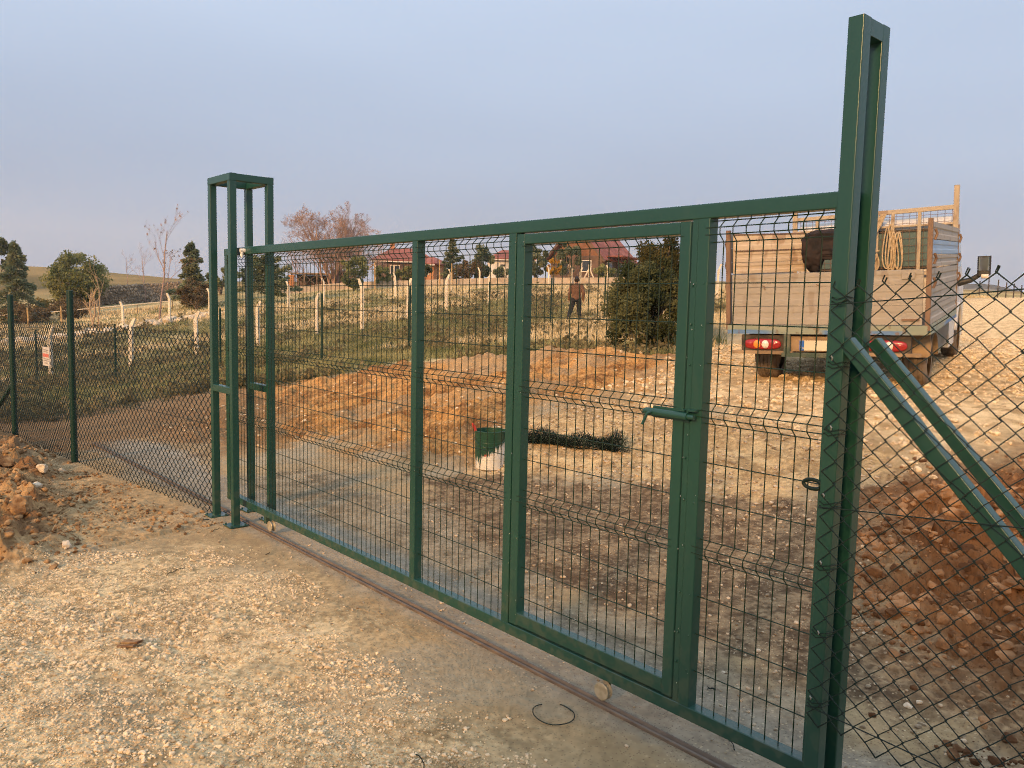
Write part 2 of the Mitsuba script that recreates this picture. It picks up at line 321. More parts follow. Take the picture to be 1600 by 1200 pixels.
M_TIN = mat('paint_smeared_tin', mikit.proc(tin_fn), 0.3, 0.5)
M_STONE = mat('pale_stone', vary((0.44, 0.34, 0.22), (0.66, 0.55, 0.40), 9), 0.9, 0.2)
M_PEBBLE = mat('pebble_stone', vary((0.38, 0.28, 0.16), (0.76, 0.60, 0.385), 43, 2), 0.9, 0.2)
M_LOOSE = mat('loose_stone', vary((0.20, 0.15, 0.095), (0.56, 0.44, 0.295), 37, 2), 0.9, 0.2)
M_CLOD = mat('red_clod', vary((0.085, 0.040, 0.018), (0.35, 0.195, 0.095), 7, 4), 0.95, 0.1)
M_EARTH = mat('earth_clod', vary((0.15, 0.080, 0.036), (0.36, 0.225, 0.11), 16, 4), 0.95, 0.1)
M_BARK = mat('bark_piece', vary((0.12, 0.06, 0.03), (0.30, 0.20, 0.11), 30), 0.9, 0.1)


def ground_fn(p, n, uv):
    x, y = p.x, p.y
    warp = 1.4 * (mikit.fbm(x * 2.3, y * 2.3, 0.0, 4) - 0.5)
    warp2 = 0.35 * (mikit.fbm(x * 9.0, y * 9.0, 3.0, 3) - 0.5)

    def sd(name):
        poly = ZONES[name]
        d2, s = mi.Float(1e18), mi.Float(1.0)
        for (ax, ay), (bx, by) in zip(poly, poly[-1:] + poly[:-1]):
            ex, ey = bx - ax, by - ay
            t = dr.clip(((x - ax) * ex + (y - ay) * ey) / (ex * ex + ey * ey + 1e-9), 0, 1)
            d2 = dr.minimum(d2, dr.square(x - ax - t * ex) + dr.square(y - ay - t * ey))
            cross = ((ay > y) ^ (by > y)) & (x < ex * (y - ay) / (ey if abs(ey) > 1e-9 else 1e-9) + ax)
            s = dr.select(cross, -s, s)
        return s * dr.sqrt(d2)

    def m(name, soft, wob=1.0, wob2=1.0):
        return mikit.smoothstep(soft, -soft, sd(name) + warp * wob + warp2 * wob2)

    fine = mikit.fbm(x * 38, y * 38, 0.0, 3)
    mid = mikit.fbm(x * 7, y * 7, 5.0, 3)
    big = mikit.fbm(x * 1.1, y * 1.1, 9.0, 3)
    r2 = dr.sqrt(dr.square(x - 1.14) + dr.square(y + 2.33))
    # dusty trodden earth round the gate
    c = mikit.mix((0.24, 0.172, 0.10), (0.40, 0.298, 0.18), 0.55 * mid + 0.45 * big)
    c = mikit.mix(c, (0.30, 0.27, 0.215), 0.5 * mikit.smoothstep(0.52, 0.66, mikit.fbm(x * 1.9, y * 1.9, 21.0, 3)))
    # the field beyond: dry straw, green patches
    straw = mikit.mix((0.27, 0.21, 0.115), (0.42, 0.335, 0.19), mikit.fbm(x * 0.9, y * 0.9, 1.0, 4))
    green = mikit.mix((0.11, 0.10, 0.05), (0.22, 0.19, 0.095), mikit.fbm(x * 2.0, y * 2.0, 2.0, 3))
    gm = dr.maximum(mikit.smoothstep(2.0, -2.0, sd('green') + 5 * (mikit.fbm(x * 0.35, y * 0.35, 7.0, 3) - 0.5) + 1.6 * warp), 0.8 * mikit.smoothstep(0.43, 0.60, mikit.fbm(x * 0.14, y * 0.14, 4.0, 4)))
    field = mikit.mix(straw, green, gm)
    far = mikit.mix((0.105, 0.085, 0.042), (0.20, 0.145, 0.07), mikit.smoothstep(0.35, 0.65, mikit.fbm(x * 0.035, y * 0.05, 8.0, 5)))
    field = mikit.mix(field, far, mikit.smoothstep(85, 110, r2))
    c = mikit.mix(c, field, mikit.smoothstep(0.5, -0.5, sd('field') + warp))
    rub = mikit.mix(mikit.mix((0.24, 0.16, 0.086), (0.34, 0.24, 0.135), mikit.fbm(x * 0.8, y * 0.8, 17.0, 3)), (0.57, 0.445, 0.28), mikit.smoothstep(0.3, 0.7, 0.5 * mikit.fbm(x * 14, y * 14, 3.0, 3) + 0.5 * mid))
    c = mikit.mix(c, rub, m('rubble', 0.35))
    org = mikit.mix((0.17, 0.078, 0.028), (0.44, 0.238, 0.088), mikit.smoothstep(0.28, 0.68, 0.6 * mikit.fbm(x * 3.5, y * 3.5, 6.0, 4) + 0.4 * fine))
    org = mikit.mix(org, (0.30, 0.22, 0.135), 0.6 * mikit.smoothstep(0.5, 0.62, mikit.fbm(x * 1.3, y * 1.3, 41.0, 3)))
    c = mikit.mix(c, org, m('orange', 0.4))
    sandc = mikit.mix((0.30, 0.195, 0.098), (0.54, 0.39, 0.215), mikit.smoothstep(0.3, 0.66, 0.5 * mid + 0.3 * fine + 0.2 * big))
    c = mikit.mix(c, sandc, m('sand', 0.3, 0.5))
    dark = mikit.mix((0.095, 0.062, 0.038), (0.25, 0.18, 0.112), mikit.smoothstep(0.3, 0.75, 0.5 * fine + 0.5 * mid))  # dark soil, its colour also holding the shade that lies behind the gate
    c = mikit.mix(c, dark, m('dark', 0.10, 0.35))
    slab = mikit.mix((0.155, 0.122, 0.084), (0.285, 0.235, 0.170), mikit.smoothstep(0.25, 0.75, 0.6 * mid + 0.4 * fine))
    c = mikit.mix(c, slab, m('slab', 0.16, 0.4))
    c = mikit.mix(c, mikit.mix((0.30, 0.275, 0.235), (0.40, 0.365, 0.31), mid), 0.9 * m('fence_slab', 0.12, 0.15, 0.3))
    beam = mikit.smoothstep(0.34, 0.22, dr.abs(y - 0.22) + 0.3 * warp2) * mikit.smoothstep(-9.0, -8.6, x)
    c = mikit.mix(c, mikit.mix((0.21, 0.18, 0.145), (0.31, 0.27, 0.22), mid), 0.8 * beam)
    rd = mikit.mix((0.19, 0.122, 0.062), (0.43, 0.305, 0.17), mikit.smoothstep(0.28, 0.7, 0.6 * mikit.fbm(x * 5, y * 5, 51.0, 4) + 0.4 * fine))
    c = mikit.mix(c, rd, 0.85 * m('roughdirt', 0.3, 0.4))
    gra = mikit.mix((0.25, 0.18, 0.098), (0.60, 0.465, 0.285), mikit.smoothstep(0.25, 0.7, 0.6 * fine + 0.4 * mid))
    c = mikit.mix(c, gra, (0.55 + 0.45 * mikit.smoothstep(0.36, 0.56, mikit.fbm(x * 2.6, y * 2.6, 0.0, 3))) * m('gravel', 0.4, 0.5))
    # grit and pale specks
    near = mikit.smoothstep(16.0, 5.0, r2)
    d1, _, which = mikit.voronoi(x * 58, y * 58)
    clump = mikit.smoothstep(0.42, 0.62, mikit.fbm(x * 3.1, y * 3.1, 31.0, 3))
    speck = mikit.smoothstep(0.32, 0.18, d1) * mikit.smoothstep(0.80, 0.86, which + 0.12 * clump - 0.06) * near * (0.35 + 0.65 * clump)
    c = mikit.mix(c, mikit.mix((0.36, 0.28, 0.18), (0.58, 0.48, 0.34), mikit.cell_rand(which * 977.0)), 0.7 * speck)
    d3, _, which3 = mikit.voronoi(x * 88 + 3.3, y * 88)
    pit = mikit.smoothstep(0.36, 0.16, d3) * mikit.smoothstep(0.70, 0.80, which3) * near
    pb = mikit.mix((0.12, 0.066, 0.034), (0.30, 0.20, 0.115), mikit.smoothstep(0.3, 0.7, 0.6 * mikit.fbm(x * 4, y * 4, 15.0, 4) + 0.4 * fine))
    c = mikit.mix(c, pb, 0.92 * m('pitbrown', 0.3, 0.4))
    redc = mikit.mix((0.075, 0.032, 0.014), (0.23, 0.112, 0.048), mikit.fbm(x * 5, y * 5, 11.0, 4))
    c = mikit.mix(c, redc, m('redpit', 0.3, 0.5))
    redl = mikit.mix((0.14, 0.064, 0.028), (0.38, 0.235, 0.115), mikit.smoothstep(0.3, 0.7, mikit.fbm(x * 5, y * 5, 12.0, 4)))
    c = mikit.mix(c, redl, 0.9 * m('redleft', 0.22, 0.22, 0.6))
    brown = mikit.mix((0.12, 0.068, 0.034), (0.27, 0.165, 0.085), mikit.fbm(x * 1.6, y * 1.6, 13.0, 4))
    c = mikit.mix(c, brown, 0.9 * m('brown', 0.4, 0.7))
    for ax, ay, bx, by, w in STREAKS:
        ex, ey = bx - ax, by - ay
        t = dr.clip(((x - ax) * ex + (y - ay) * ey) / (ex * ex + ey * ey), 0, 1)
        d = dr.sqrt(dr.square(x - ax - t * ex) + dr.square(y - ay - t * ey)) + 0.25 * warp2
        c = mikit.mix(c, (0.60, 0.475, 0.31), 0.75 * mikit.smoothstep(w, 0.2 * w, d) * mikit.smoothstep(0.25, 0.5, mid))
    return c * mi.Color3f(1.0, 0.98, 0.88) * (1 - 0.40 * pit) * (0.82 + 0.36 * fine)


def ground_bump(p, n, uv):
    r2 = dr.sqrt(dr.square(p.x - 1.14) + dr.square(p.y + 2.33))
    k = mikit.smoothstep(30.0, 6.0, r2)
    return k * (0.010 * mikit.fbm(p.x * 32, p.y * 32, 0.0, 3) + 0.006 * mikit.noise(p.x * 105, p.y * 105, 1.0)) + 0.03 * mikit.fbm(p.x * 5, p.y * 5, 2.0, 2)


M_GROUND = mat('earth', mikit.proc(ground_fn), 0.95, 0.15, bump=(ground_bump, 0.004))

# ------------------------------------------------------------------ ground
fa = math.atan2(FWD[1], FWD[0])
ang = np.concatenate([np.linspace(fa - 0.74, fa + 0.74, 780), np.linspace(fa + 0.74, fa - 0.74 + 2 * np.pi, 150)[1:-1]])
rad = np.concatenate([np.geomspace(0.5, 1.8, 24)[:-1], np.geomspace(1.8, 12, 400)[:-1], np.geomspace(12, 260, 200), np.geomspace(260, 1750, 16)[1:]])
A, Rr = np.meshgrid(ang, rad)
gx, gy = EYE[0] + Rr * np.cos(A), EYE[1] + Rr * np.sin(A)
gzz = ground(gx.ravel(), gy.ravel())
na, nr = len(ang), len(rad)
gv = np.vstack([np.stack([gx.ravel(), gy.ravel(), gzz], 1), [[EYE[0], EYE[1], gz(EYE[0], EYE[1])]]])
i, j = np.meshgrid(np.arange(na), np.arange(nr - 1))
i, j = i.ravel(), j.ravel()
k = (i + 1) % na
gf = np.vstack([np.stack([j * na + i, (j + 1) * na + i, (j + 1) * na + k], 1), np.stack([j * na + i, (j + 1) * na + k, j * na + k], 1),
                np.stack([np.arange(na) * 0 + na * nr, np.arange(na), (np.arange(na) + 1) % na], 1)])
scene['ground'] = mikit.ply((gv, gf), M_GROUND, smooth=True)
note('ground', kind='structure')

# far hills
M_HILL = mat('hill_cover', vary((0.09, 0.085, 0.05), (0.15, 0.12, 0.07), 0.01, 4), 0.95, 0.1)
hm, ha = MB(), np.linspace(-0.10, 0.95, 90)
prof = []
for t in ha:
    a = fa - t
    dist = 1300
    h = 40 + 95 * math.exp(-((t - 0.46) / 0.20) ** 2) + 60 * math.exp(-((t - 0.28) / 0.09) ** 2) + 8 * math.sin(t * 40) + 5 * math.sin(t * 97)
    h *= 0.34
    prof.append([(EYE[0] + d * math.cos(a), EYE[1] + d * math.sin(a), z) for d, z in ((dist - 450, -0.5), (dist - 180, h * 0.62), (dist, h), (dist + 350, -0.5))])
prof = np.array(prof)
hv = prof.reshape(-1, 3)
hf = []
for a in range(len(ha) - 1):
    for b in range(3):
        q = a * 4 + b
        hf += [[q, q + 1, q + 5], [q, q + 5, q + 4]]
scene['hills'] = mikit.ply((hv, hf), M_HILL, smooth=True)
note('hills', kind='structure')

# ------------------------------------------------------------------ sliding gate leaf
TB = 0.05
ZB, ZT = 0.12, 1.96
XL, XR = -4.62, 0.014
gate = note('sliding_gate', 'long green sliding steel gate with welded wire panels and a wicket door in it', 'gate')
YC = 0.025
SX = [1, 0, 0]


def vbar(x0, x1, z0, z1, y0=0.0, y1=TB, r=0.004):
    return MB().bar([(x0 + x1) / 2, (y0 + y1) / 2, z0], [(x0 + x1) / 2, (y0 + y1) / 2, z1], x1 - x0, y1 - y0, r, side=SX)


def hbar(x0, x1, z0, z1, y0=0.0, y1=TB, r=0.004):
    return MB().bar([x0, (y0 + y1) / 2, (z0 + z1) / 2], [x1, (y0 + y1) / 2, (z0 + z1) / 2], y1 - y0, z1 - z0, r, side=[0, 1, 0])


S30 = dict(smooth=35)
part(gate, 'top_rail', hbar(XL, XR, ZT - TB, ZT), M_GREEN, **S30)
part(gate, 'bottom_rail', hbar(XL, XR, ZB, ZB + TB), M_GREEN, **S30)
zi0, zi1 = ZB + TB, ZT - TB
part(gate, 'stile', vbar(XL, XL + TB, zi0, zi1), M_GREEN, **S30)
part(gate, 'stile', vbar(XR - TB, XR, zi0, zi1), M_GREEN, **S30)
part(gate, 'mullion', vbar(-2.243, -2.197, zi0, zi1), M_GREEN, **S30)
part(gate, 'mullion', vbar(-1.507, -1.459, zi0, zi1), M_GREEN, **S30)
part(gate, 'mullion', vbar(-0.522, -0.474, zi0, zi1), M_GREEN, **S30)
part(gate, 'stop_strip', vbar(-0.547, -0.5235, zi0, zi1, 0.004, 0.010, 0.001), M_GREEN)

FOLDS = ((1.830, 1.9015), (1.204, 1.2757), (0.717, 0.789))
YW, AMP, RW = 0.022, 0.026, 0.0021


def wire_y(z):
    for a, b in FOLDS:
        if a < z < b:
            return YW - AMP * (1 - abs(z - (a + b) / 2) / ((b - a) / 2)) * 1.25 if False else YW - AMP * min(1, 1.5 * (1 - abs(2 * (z - a) / (b - a) - 1)))
    return YW


def panel(x0, x1, z0, z1, first):
    """Welded panel: uprights every 5 cm, cross wires, three pressed folds."""
    m = MB()
    zs = [z0]
    for a, b in sorted(FOLDS):
        zs += [a, a + (b - a) / 3, b - (b - a) / 3, b]
    zs = [z for z in zs if z < z1] + [z1]
    x = first
    while x < x1 - 0.006:
        m.tube([(x, wire_y(z), z) for z in zs], RW, 5, False)
        x += 0.05
    lev = []
    for a, b in FOLDS:
        lev += [a, a + (b - a) / 3, b - (b - a) / 3, b]
    for s, e, n in ((1.204, 0.789, 2), (1.830, 1.2757, 3)):
        lev += [s + (e - s) * (q + 1) / (n + 1) for q in range(n)]
    lev += [0.717 - 0.1385, 0.717 - 0.277, 0.717 - 0.4155]
    for z in lev:
        if z0 < z < z1:
            y = wire_y(z) + 0.004
            m.tube([(x0 - 0.016, y, z), ((x0 + x1) / 2, y, z), (x1 + 0.016, y, z)], RW, 5, False)
    return m


part(gate, 'mesh_panel', panel(XL + TB, -2.243, zi0, zi1, -4.5527), M_WIRE, smooth=True, kind='stuff')
part(gate, 'mesh_panel', panel(-2.197, -1.507, zi0, zi1, -2.1527), M_WIRE, smooth=True, kind='stuff')
part(gate, 'mesh_panel', panel(-0.474, XR - TB, zi0, zi1, -0.4307), M_WIRE, smooth=True, kind='stuff')
DX0, DX1, DZ0, DZ1 = -1.4535, -0.5510, 0.179, 1.904
door = f'{gate}__door'
note(door, label='narrow wicket door with a sliding bolt, hung inside the gate leaf')
part(door, 'stile', vbar(DX0, DX0 + TB, DZ0, DZ1), M_GREEN, **S30)
part(door, 'stile', vbar(DX1 - 0.046, DX1, DZ0, DZ1), M_GREEN, **S30)
part(door, 'rail', hbar(DX0 + TB, DX1 - 0.046, DZ1 - 0.043, DZ1, 0.0015, TB - 0.0015), M_GREEN, **S30)
part(door, 'rail', hbar(DX0 + TB, DX1 - 0.046, DZ0, DZ0 + 0.056, 0.0015, TB - 0.0015), M_GREEN, **S30)
part(door, 'mesh_panel', panel(DX0 + TB, DX1 - 0.046, DZ0 + 0.056, DZ1 - 0.043, -1.3447), M_WIRE, smooth=True, kind='stuff')
bm = MB()
bz = 1.226
bm.tube([(-0.70, -0.022, bz), (-0.515, -0.022, bz)], 0.014, 12)
bm.tube([(-0.71, -0.022, bz), (-0.488, -0.022, bz)], 0.0095, 10)
bm.box((-0.60, -0.004, bz), (0.16, 0.006, 0.042))
bm.box((-0.502, -0.012, bz + 0.022), (0.035, 0.026, 0.006))
bm.box((-0.545, -0.012, bz + 0.019), (0.03, 0.022, 0.006))
bm.tube([(-0.665, -0.030, bz + 0.004), (-0.672, -0.05, bz - 0.004), (-0.688, -0.056, bz - 0.045)], 0.0055, 8)
part(door, 'bolt', bm, M_GREEN, smooth=40)
# welds and paint drips at the wire ends
wm = MB()
for xs in (-2.205, -1.412, -0.488, -0.535):
    for z in (0.31, 0.44, 0.58, 0.92, 1.07, 1.41, 1.55, 1.69):
        wm.add(*[q * np.array([0.004, 0.003, 0.006])[None] + np.array([xs + RNG.normal(0, 0.001), 0.0, z + RNG.normal(0, 0.006)]) if q is not None and q.shape[1] == 3 and q.dtype.kind == 'f' else q for q in rock_shape(int(z * 100), 1, 0.2)])
part(gate, 'weld_bead', wm, M_GREEN, smooth=True, kind='stuff')
wm = MB()  # light metal dots standing in for the small glints at the welds
rgw = np.random.default_rng(15)
for xs in (-2.204, -1.409, -1.46, -0.487, -0.53, -0.545):
    for z in (0.24, 0.30, 0.44, 0.58, 0.75, 0.93, 1.07, 1.14, 1.24, 1.41, 1.55, 1.69, 1.86):
        if rgw.random() < 0.55:
            v, f = rock_shape(int(z * 90), 0, 0.3)
            wm.add(v * rgw.uniform(0.0012, 0.0026) * [1, 1, 1.5] + [xs + rgw.normal(0, 0.002), 0.0, z + rgw.normal(0, 0.012)], f)
part(gate, 'weld_glint', wm, M_TIE, kind='stuff')


def roller(x):
    m = MB()
    m.tube([(x, 0.010, 0.061), (x, 0.013, 0.061), (x, 0.026, 0.061), (x, 0.039, 0.061), (x, 0.042, 0.061)], [0.034, 0.037, 0.028, 0.037, 0.034], 22)
    return m


part(gate, 'roller', roller(-3.93), M_DULLSTEEL, smooth=40)
part(gate, 'roller', roller(-0.90), M_DULLSTEEL, smooth=40)
part(gate, 'roller_bracket', MB().box((-3.985, 0.020, 0.095), (0.034, 0.030, 0.05)), M_GREEN)
part(gate, 'roller_bracket', MB().box((-0.90, 0.047, 0.10), (0.04, 0.004, 0.05)), M_GREEN)
gm = MB()
gm.tube([(-4.26, -0.035, 1.935), (-4.26, 0.0, 1.935)], [0.013, 0.015], 10)
gm.tube([(-4.26, -0.02, 1.94), (-4.255, -0.024, 1.905), (-4.253, -0.024, 1.885)], [0.006, 0.012, 0.003], 8)
part(gate, 'guide_roller', gm, M_WHITE, smooth=40)
bkt = MB()
bkt.box((-4.33, -0.012, 1.932), (0.12, 0.02, 0.045))
part(gate, 'roller_bracket', bkt, M_WIREDK)

# ------------------------------------------------------------------ guide tower
tower = note('gate_guide_tower', 'tall green open box frame on four legs that the gate leaf runs through', 'gate frame')
TX0, TX1, TY0, TY1, TH = -4.645, -4.255, -0.104, 0.212, 2.452
for x in (TX0, TX1 - 0.045):
    for y in (TY0, TY1 - 0.048):
        part(tower, 'leg', vbar(x, x + 0.045, 0.012, TH - 0.052, y, y + 0.048), M_GREEN, **S30)
        bp = MB()
        bp.box((x + 0.0225, y + 0.024, 0.008), (0.13, 0.13, 0.008))
        for sx in (-1, 1):
            for sy in (-1, 1):
                bp.tube([(x + 0.0225 + sx * 0.05, y + 0.024 + sy * 0.05, 0.012), (x + 0.0225 + sx * 0.05, y + 0.024 + sy * 0.05, 0.022)], 0.007, 6)
        part(tower, 'base_plate', bp, M_GREEN)
for y in (TY0, TY1 - 0.048):
    part(tower, 'top_bar', hbar(TX0, TX1, TH - 0.05, TH, y, y + 0.048), M_GREEN, **S30)
    part(tower, 'cross_bar', hbar(TX0 + 0.046, TX1 - 0.046, 0.935, 0.985, y + 0.002, y + 0.046), M_GREEN, **S30)
for x in (TX0, TX1 - 0.045):
    part(tower, 'top_bar', MB().bar([x + 0.0225, TY0 + 0.0485, TH - 0.0255], [x + 0.0225, TY1 - 0.0485, TH - 0.0255], 0.045, 0.049, 0.004, side=SX), M_GREEN, **S30)

# ------------------------------------------------------------------ receiving post with its two braces
post = note('gate_post', 'tallest green post, two tubes joined at the top into a slot, with two slanting braces', 'gate post')
part(post, 'tube', vbar(0.0, 0.047, -0.15, 2.4355, -0.060, -0.012), M_GREEN, **S30)
part(post, 'tube', vbar(0.0, 0.047, -0.15, 2.4355, 0.062, 0.110), M_GREEN, **S30)
part(post, 'top_tube', MB().bar([0.0235, -0.0135, 2.4105], [0.0235, 0.0635, 2.4105], 0.0462, 0.0490, 0.0015, side=SX), M_GREEN, **S30)
for y, dx, w, h in ((-0.037, 0.0, 0.041, 0.042), (0.109, 0.016, 0.040, 0.036)):
    a = np.array([0.045 + dx, y, 1.515])
    b = np.array([1.455 + dx, y, -0.02])
    part(post, 'brace', MB().bar(a, b, w, h, 0.004, side=[0, 1, 0]), M_GREEN, **S30)
hk = MB()
t = np.linspace(-0.3, 2 * np.pi - 0.6, 26)
hk.tube(np.stack([-0.030 + 0.030 * np.cos(t), -0.045 + 0 * t, 1.078 + 0.014 * np.sin(t)], 1), 0.006, 8)
part(post, 'latch_hook', hk, M_WIREDK, smooth=True)

# ------------------------------------------------------------------ track
track = note('gate_track', 'rusty steel angle track sunk in the ground under the gate', 'track')
tr = MB()
seg = np.linspace(-8.3, 2.2, 60)
wob = 0.004 * np.sin(seg * 1.9)
prof = [(-0.013, -0.006), (-0.012, 0.002), (-0.003, 0.017), (0.003, 0.017), (0.012, 0.002), (0.013, -0.006)]
tv = np.array([[(x, 0.032 + w + py, pz) for py, pz in prof] for x, w in zip(seg, wob)]).reshape(-1, 3)
tf = []
for a in range(len(seg) - 1):
    for b in range(5):
        q = a * 6 + b
        tf += [[q, q + 6, q + 7], [q, q + 7, q + 1]]
part(track, 'angle_bar', (tv, np.array(tf)), M_RUST)
part(track, 'edge_bar', MB().bar([-8.3, 0.003, 0.003], [2.2, 0.003, 0.003], 0.013, 0.020, 0.003, side=[0, 1, 0]), M_RUST)

# ------------------------------------------------------------------ chain-link fences
def chain(P0, P1, z0a, z0b, z1a, z1b, pitch, r, n=4, yoff=0.004, wander=0.003, seed=1):
    """The strands of a diamond mesh between two posts: list of point lists. z0 / z1 = bottom / top at both ends."""
    rg = np.random.default_rng(seed)
    P0, P1 = np.array(P0, float), np.array(P1, float)
    L = np.linalg.norm(P1 - P0)
    e = (P1 - P0) / L
    nrm = np.array([-e[1], e[0]])
    out = []
    ns = int(L / (pitch / 2))
    base = max(z1a, z1b)
    for s in range(ns):
        xs = s * pitch / 2
        f = xs / L
        zt_, zb_ = z1a + (z1b - z1a) * f, z0a + (z0b - z0a) * f
        step = pitch * 0.485
        nk = int(round((zt_ - zb_) / step))
        pts = []
        for q in range(nk + 1):
            side = (q + s) % 2
            w = rg.normal(0, wander, 2)
            off = xs + (0.5 if side else 0.0) * pitch * 1.04 + w[0]
            pts.append((*(P0 + e * off + nrm * (yoff if side else -yoff)), zt_ - q * step + w[1]))
        # twisted end above the top
        top = np.array(pts[0])
        pts = [tuple(top + [0.006 * e[0], 0.006 * e[1], 0.016]), *pts]
        out.append(pts)
    return out


fr = note('chain_link_fence', 'dark green chain link fence in front of the slanting braces', 'fence')
for pts in chain((0.012, -0.072), (1.37, -0.072), 0.345, 0.30, 1.675, 1.80, 0.0705, 0.0018, wander=0.0016, seed=4):
    m = MB().tube(pts, 0.0023, 5, False)
    part(fr, 'wire', m, M_WIREDK)
for za, zb_ in ((1.622, 1.775), (1.02, 1.19), (0.40, 0.37)):
    xs = np.linspace(0.008, 1.36, 12)
    part(fr, 'tension_wire', MB().tube([(x, -0.079 + 0.002 * math.sin(9 * x), za + (zb_ - za) * (x / 1.35) - 0.012 * math.sin(math.pi * x / 1.36)) for x in xs], 0.0019, 6), M_WIREDK)
tm = MB()
for z in (0.40, 0.62, 0.83, 1.02, 1.24, 1.44, 1.63):
    for q in range(2):
        zz = z + 0.012 * q
        tm.tube([(0.003, -0.061, zz), (0.006, -0.066, zz + 0.004), (0.02, -0.069, zz - 0.004), (0.052, -0.066, zz + 0.006), (0.052, -0.02, zz)], 0.0015, 5)
part(fr, 'tie_wire', tm, M_WIREDK, kind='stuff')
km = MB()
for z, x in ((0.42, 0.018), (0.63, 0.03), (0.845, 0.024), (1.05, 0.02), (1.255, 0.03), (1.46, 0.02)):
    km.tube([(x, -0.072, z), (x + 0.004, -0.078, z + 0.008), (x + 0.001, -0.080, z + 0.014)], 0.0022, 5)
part(fr, 'twist_end', km, M_TIE, kind='stuff')


def fence_line(key, label, pts, hpost, hmesh, rpost, pitch, rwire, wmat, seed, strands=True):
    f = note(key, label, 'fence')
    for k, (x, y) in enumerate(pts):
        if k == 0 and key == 'chain_link_fence_001':
            continue
        z = gz(x, y)
        part(f, 'post', MB().tube([(x, y, z - 0.1), (x + 0.012, y, z + hpost - 0.004), (x + 0.012, y, z + hpost)], [rpost, rpost, rpost * 0.8], 14), M_POSTGR, smooth=40)
    m = MB()
    for k, ((xa, ya), (xb, yb)) in enumerate(zip(pts[:-1], pts[1:])):
        za, zb_ = gz(xa, ya), gz(xb, yb)
        for p in chain((xa, ya), (xb, yb), za + 0.02, zb_ + 0.02, za + hmesh, zb_ + hmesh, pitch, rwire, seed=seed + k):
            m.tube(p, rwire, 3, False)
    part(f, 'mesh', m, wmat, kind='stuff')
    tw = MB()
    for h in (0.06, hmesh * 0.5, hmesh - 0.05):
        tw.tube([(x, y + 0.03, gz(x, y) + h) for x, y in pts], 0.002, 4)
    part(f, 'tension_wire', tw, wmat, kind='stuff')
    return f


fl = fence_line('chain_link_fence_001', 'chain link fence on green posts running left from the open box frame', [(-4.65, -0.085), (-7.30, -0.40), (-9.30, -0.54), (-11.6, -0.75), (-14.0, -1.0)], 1.64, 1.33, 0.030, 0.070, 0.0034, M_WIREDK, 11)
for (x, y) in ((-10.3, -0.3),):
    part(fl, 'brace', MB().tube([(-10.75, -0.65, gz(-10.75, -0.65)), (-9.32, -0.52, 0.62)], 0.024, 10), M_POSTGR, smooth=40)
ff = fence_line('chain_link_fence_002', 'far chain link fence on thin green posts along the edge of the dry field', [(-26.03, 2.95), (-21.97, 4.02), (-18.74, 5.59), (-15.81, 6.83), (-15.87, 9.34), (-16.86, 12.82), (-18.20, 16.66), (-17.35, 18.40)], 1.66, 1.42, 0.027, 0.075, 0.0021, M_WIREDK, 31)

# ------------------------------------------------------------------ concrete fence posts
def concrete_post(x, y, h, bend, sign=False):
    """bend: +1 / -1 = which way along the picture plane the cranked head leans."""
    key = numbered('concrete_post')
    z = gz(x, y)
    e = np.array([0.667, 0.745, 0]) * bend
    b = np.array([x, y, z - 0.2])
    up = np.array([0, 0, 1.0])
    tilt = np.array([RNG.normal(0, 0.012), RNG.normal(0, 0.012), 0])
    p1 = b + up * (h * 0.82 + 0.2) + tilt * h
    p2 = p1 + up * h * 0.18 + e * h * 0.075
    m = MB()
    pts = [b, p1, p2]
    s = 0.064
    r = []
    for q, wdt in zip(pts, (s, s, s * 0.8)):
        r.append([q + np.array([dx * 0.667 * wdt - dy * 0.745 * wdt, dx * 0.745 * wdt + dy * 0.667 * wdt, 0]) for dx, dy in ((-1, -1), (1, -1), (1, 1), (-1, 1))])
    v = np.array(r).reshape(-1, 3)
    f = []
    for k in range(2):
        for q in range(4):
            a, c = k * 4 + q, k * 4 + (q + 1) % 4
            f += [[a, c, c + 4], [a, c + 4, a + 4]]
    f += [[8, 9, 10], [8, 10, 11]]
    scene[key] = mikit.ply((v, np.array(f)), M_CONC)
    return key


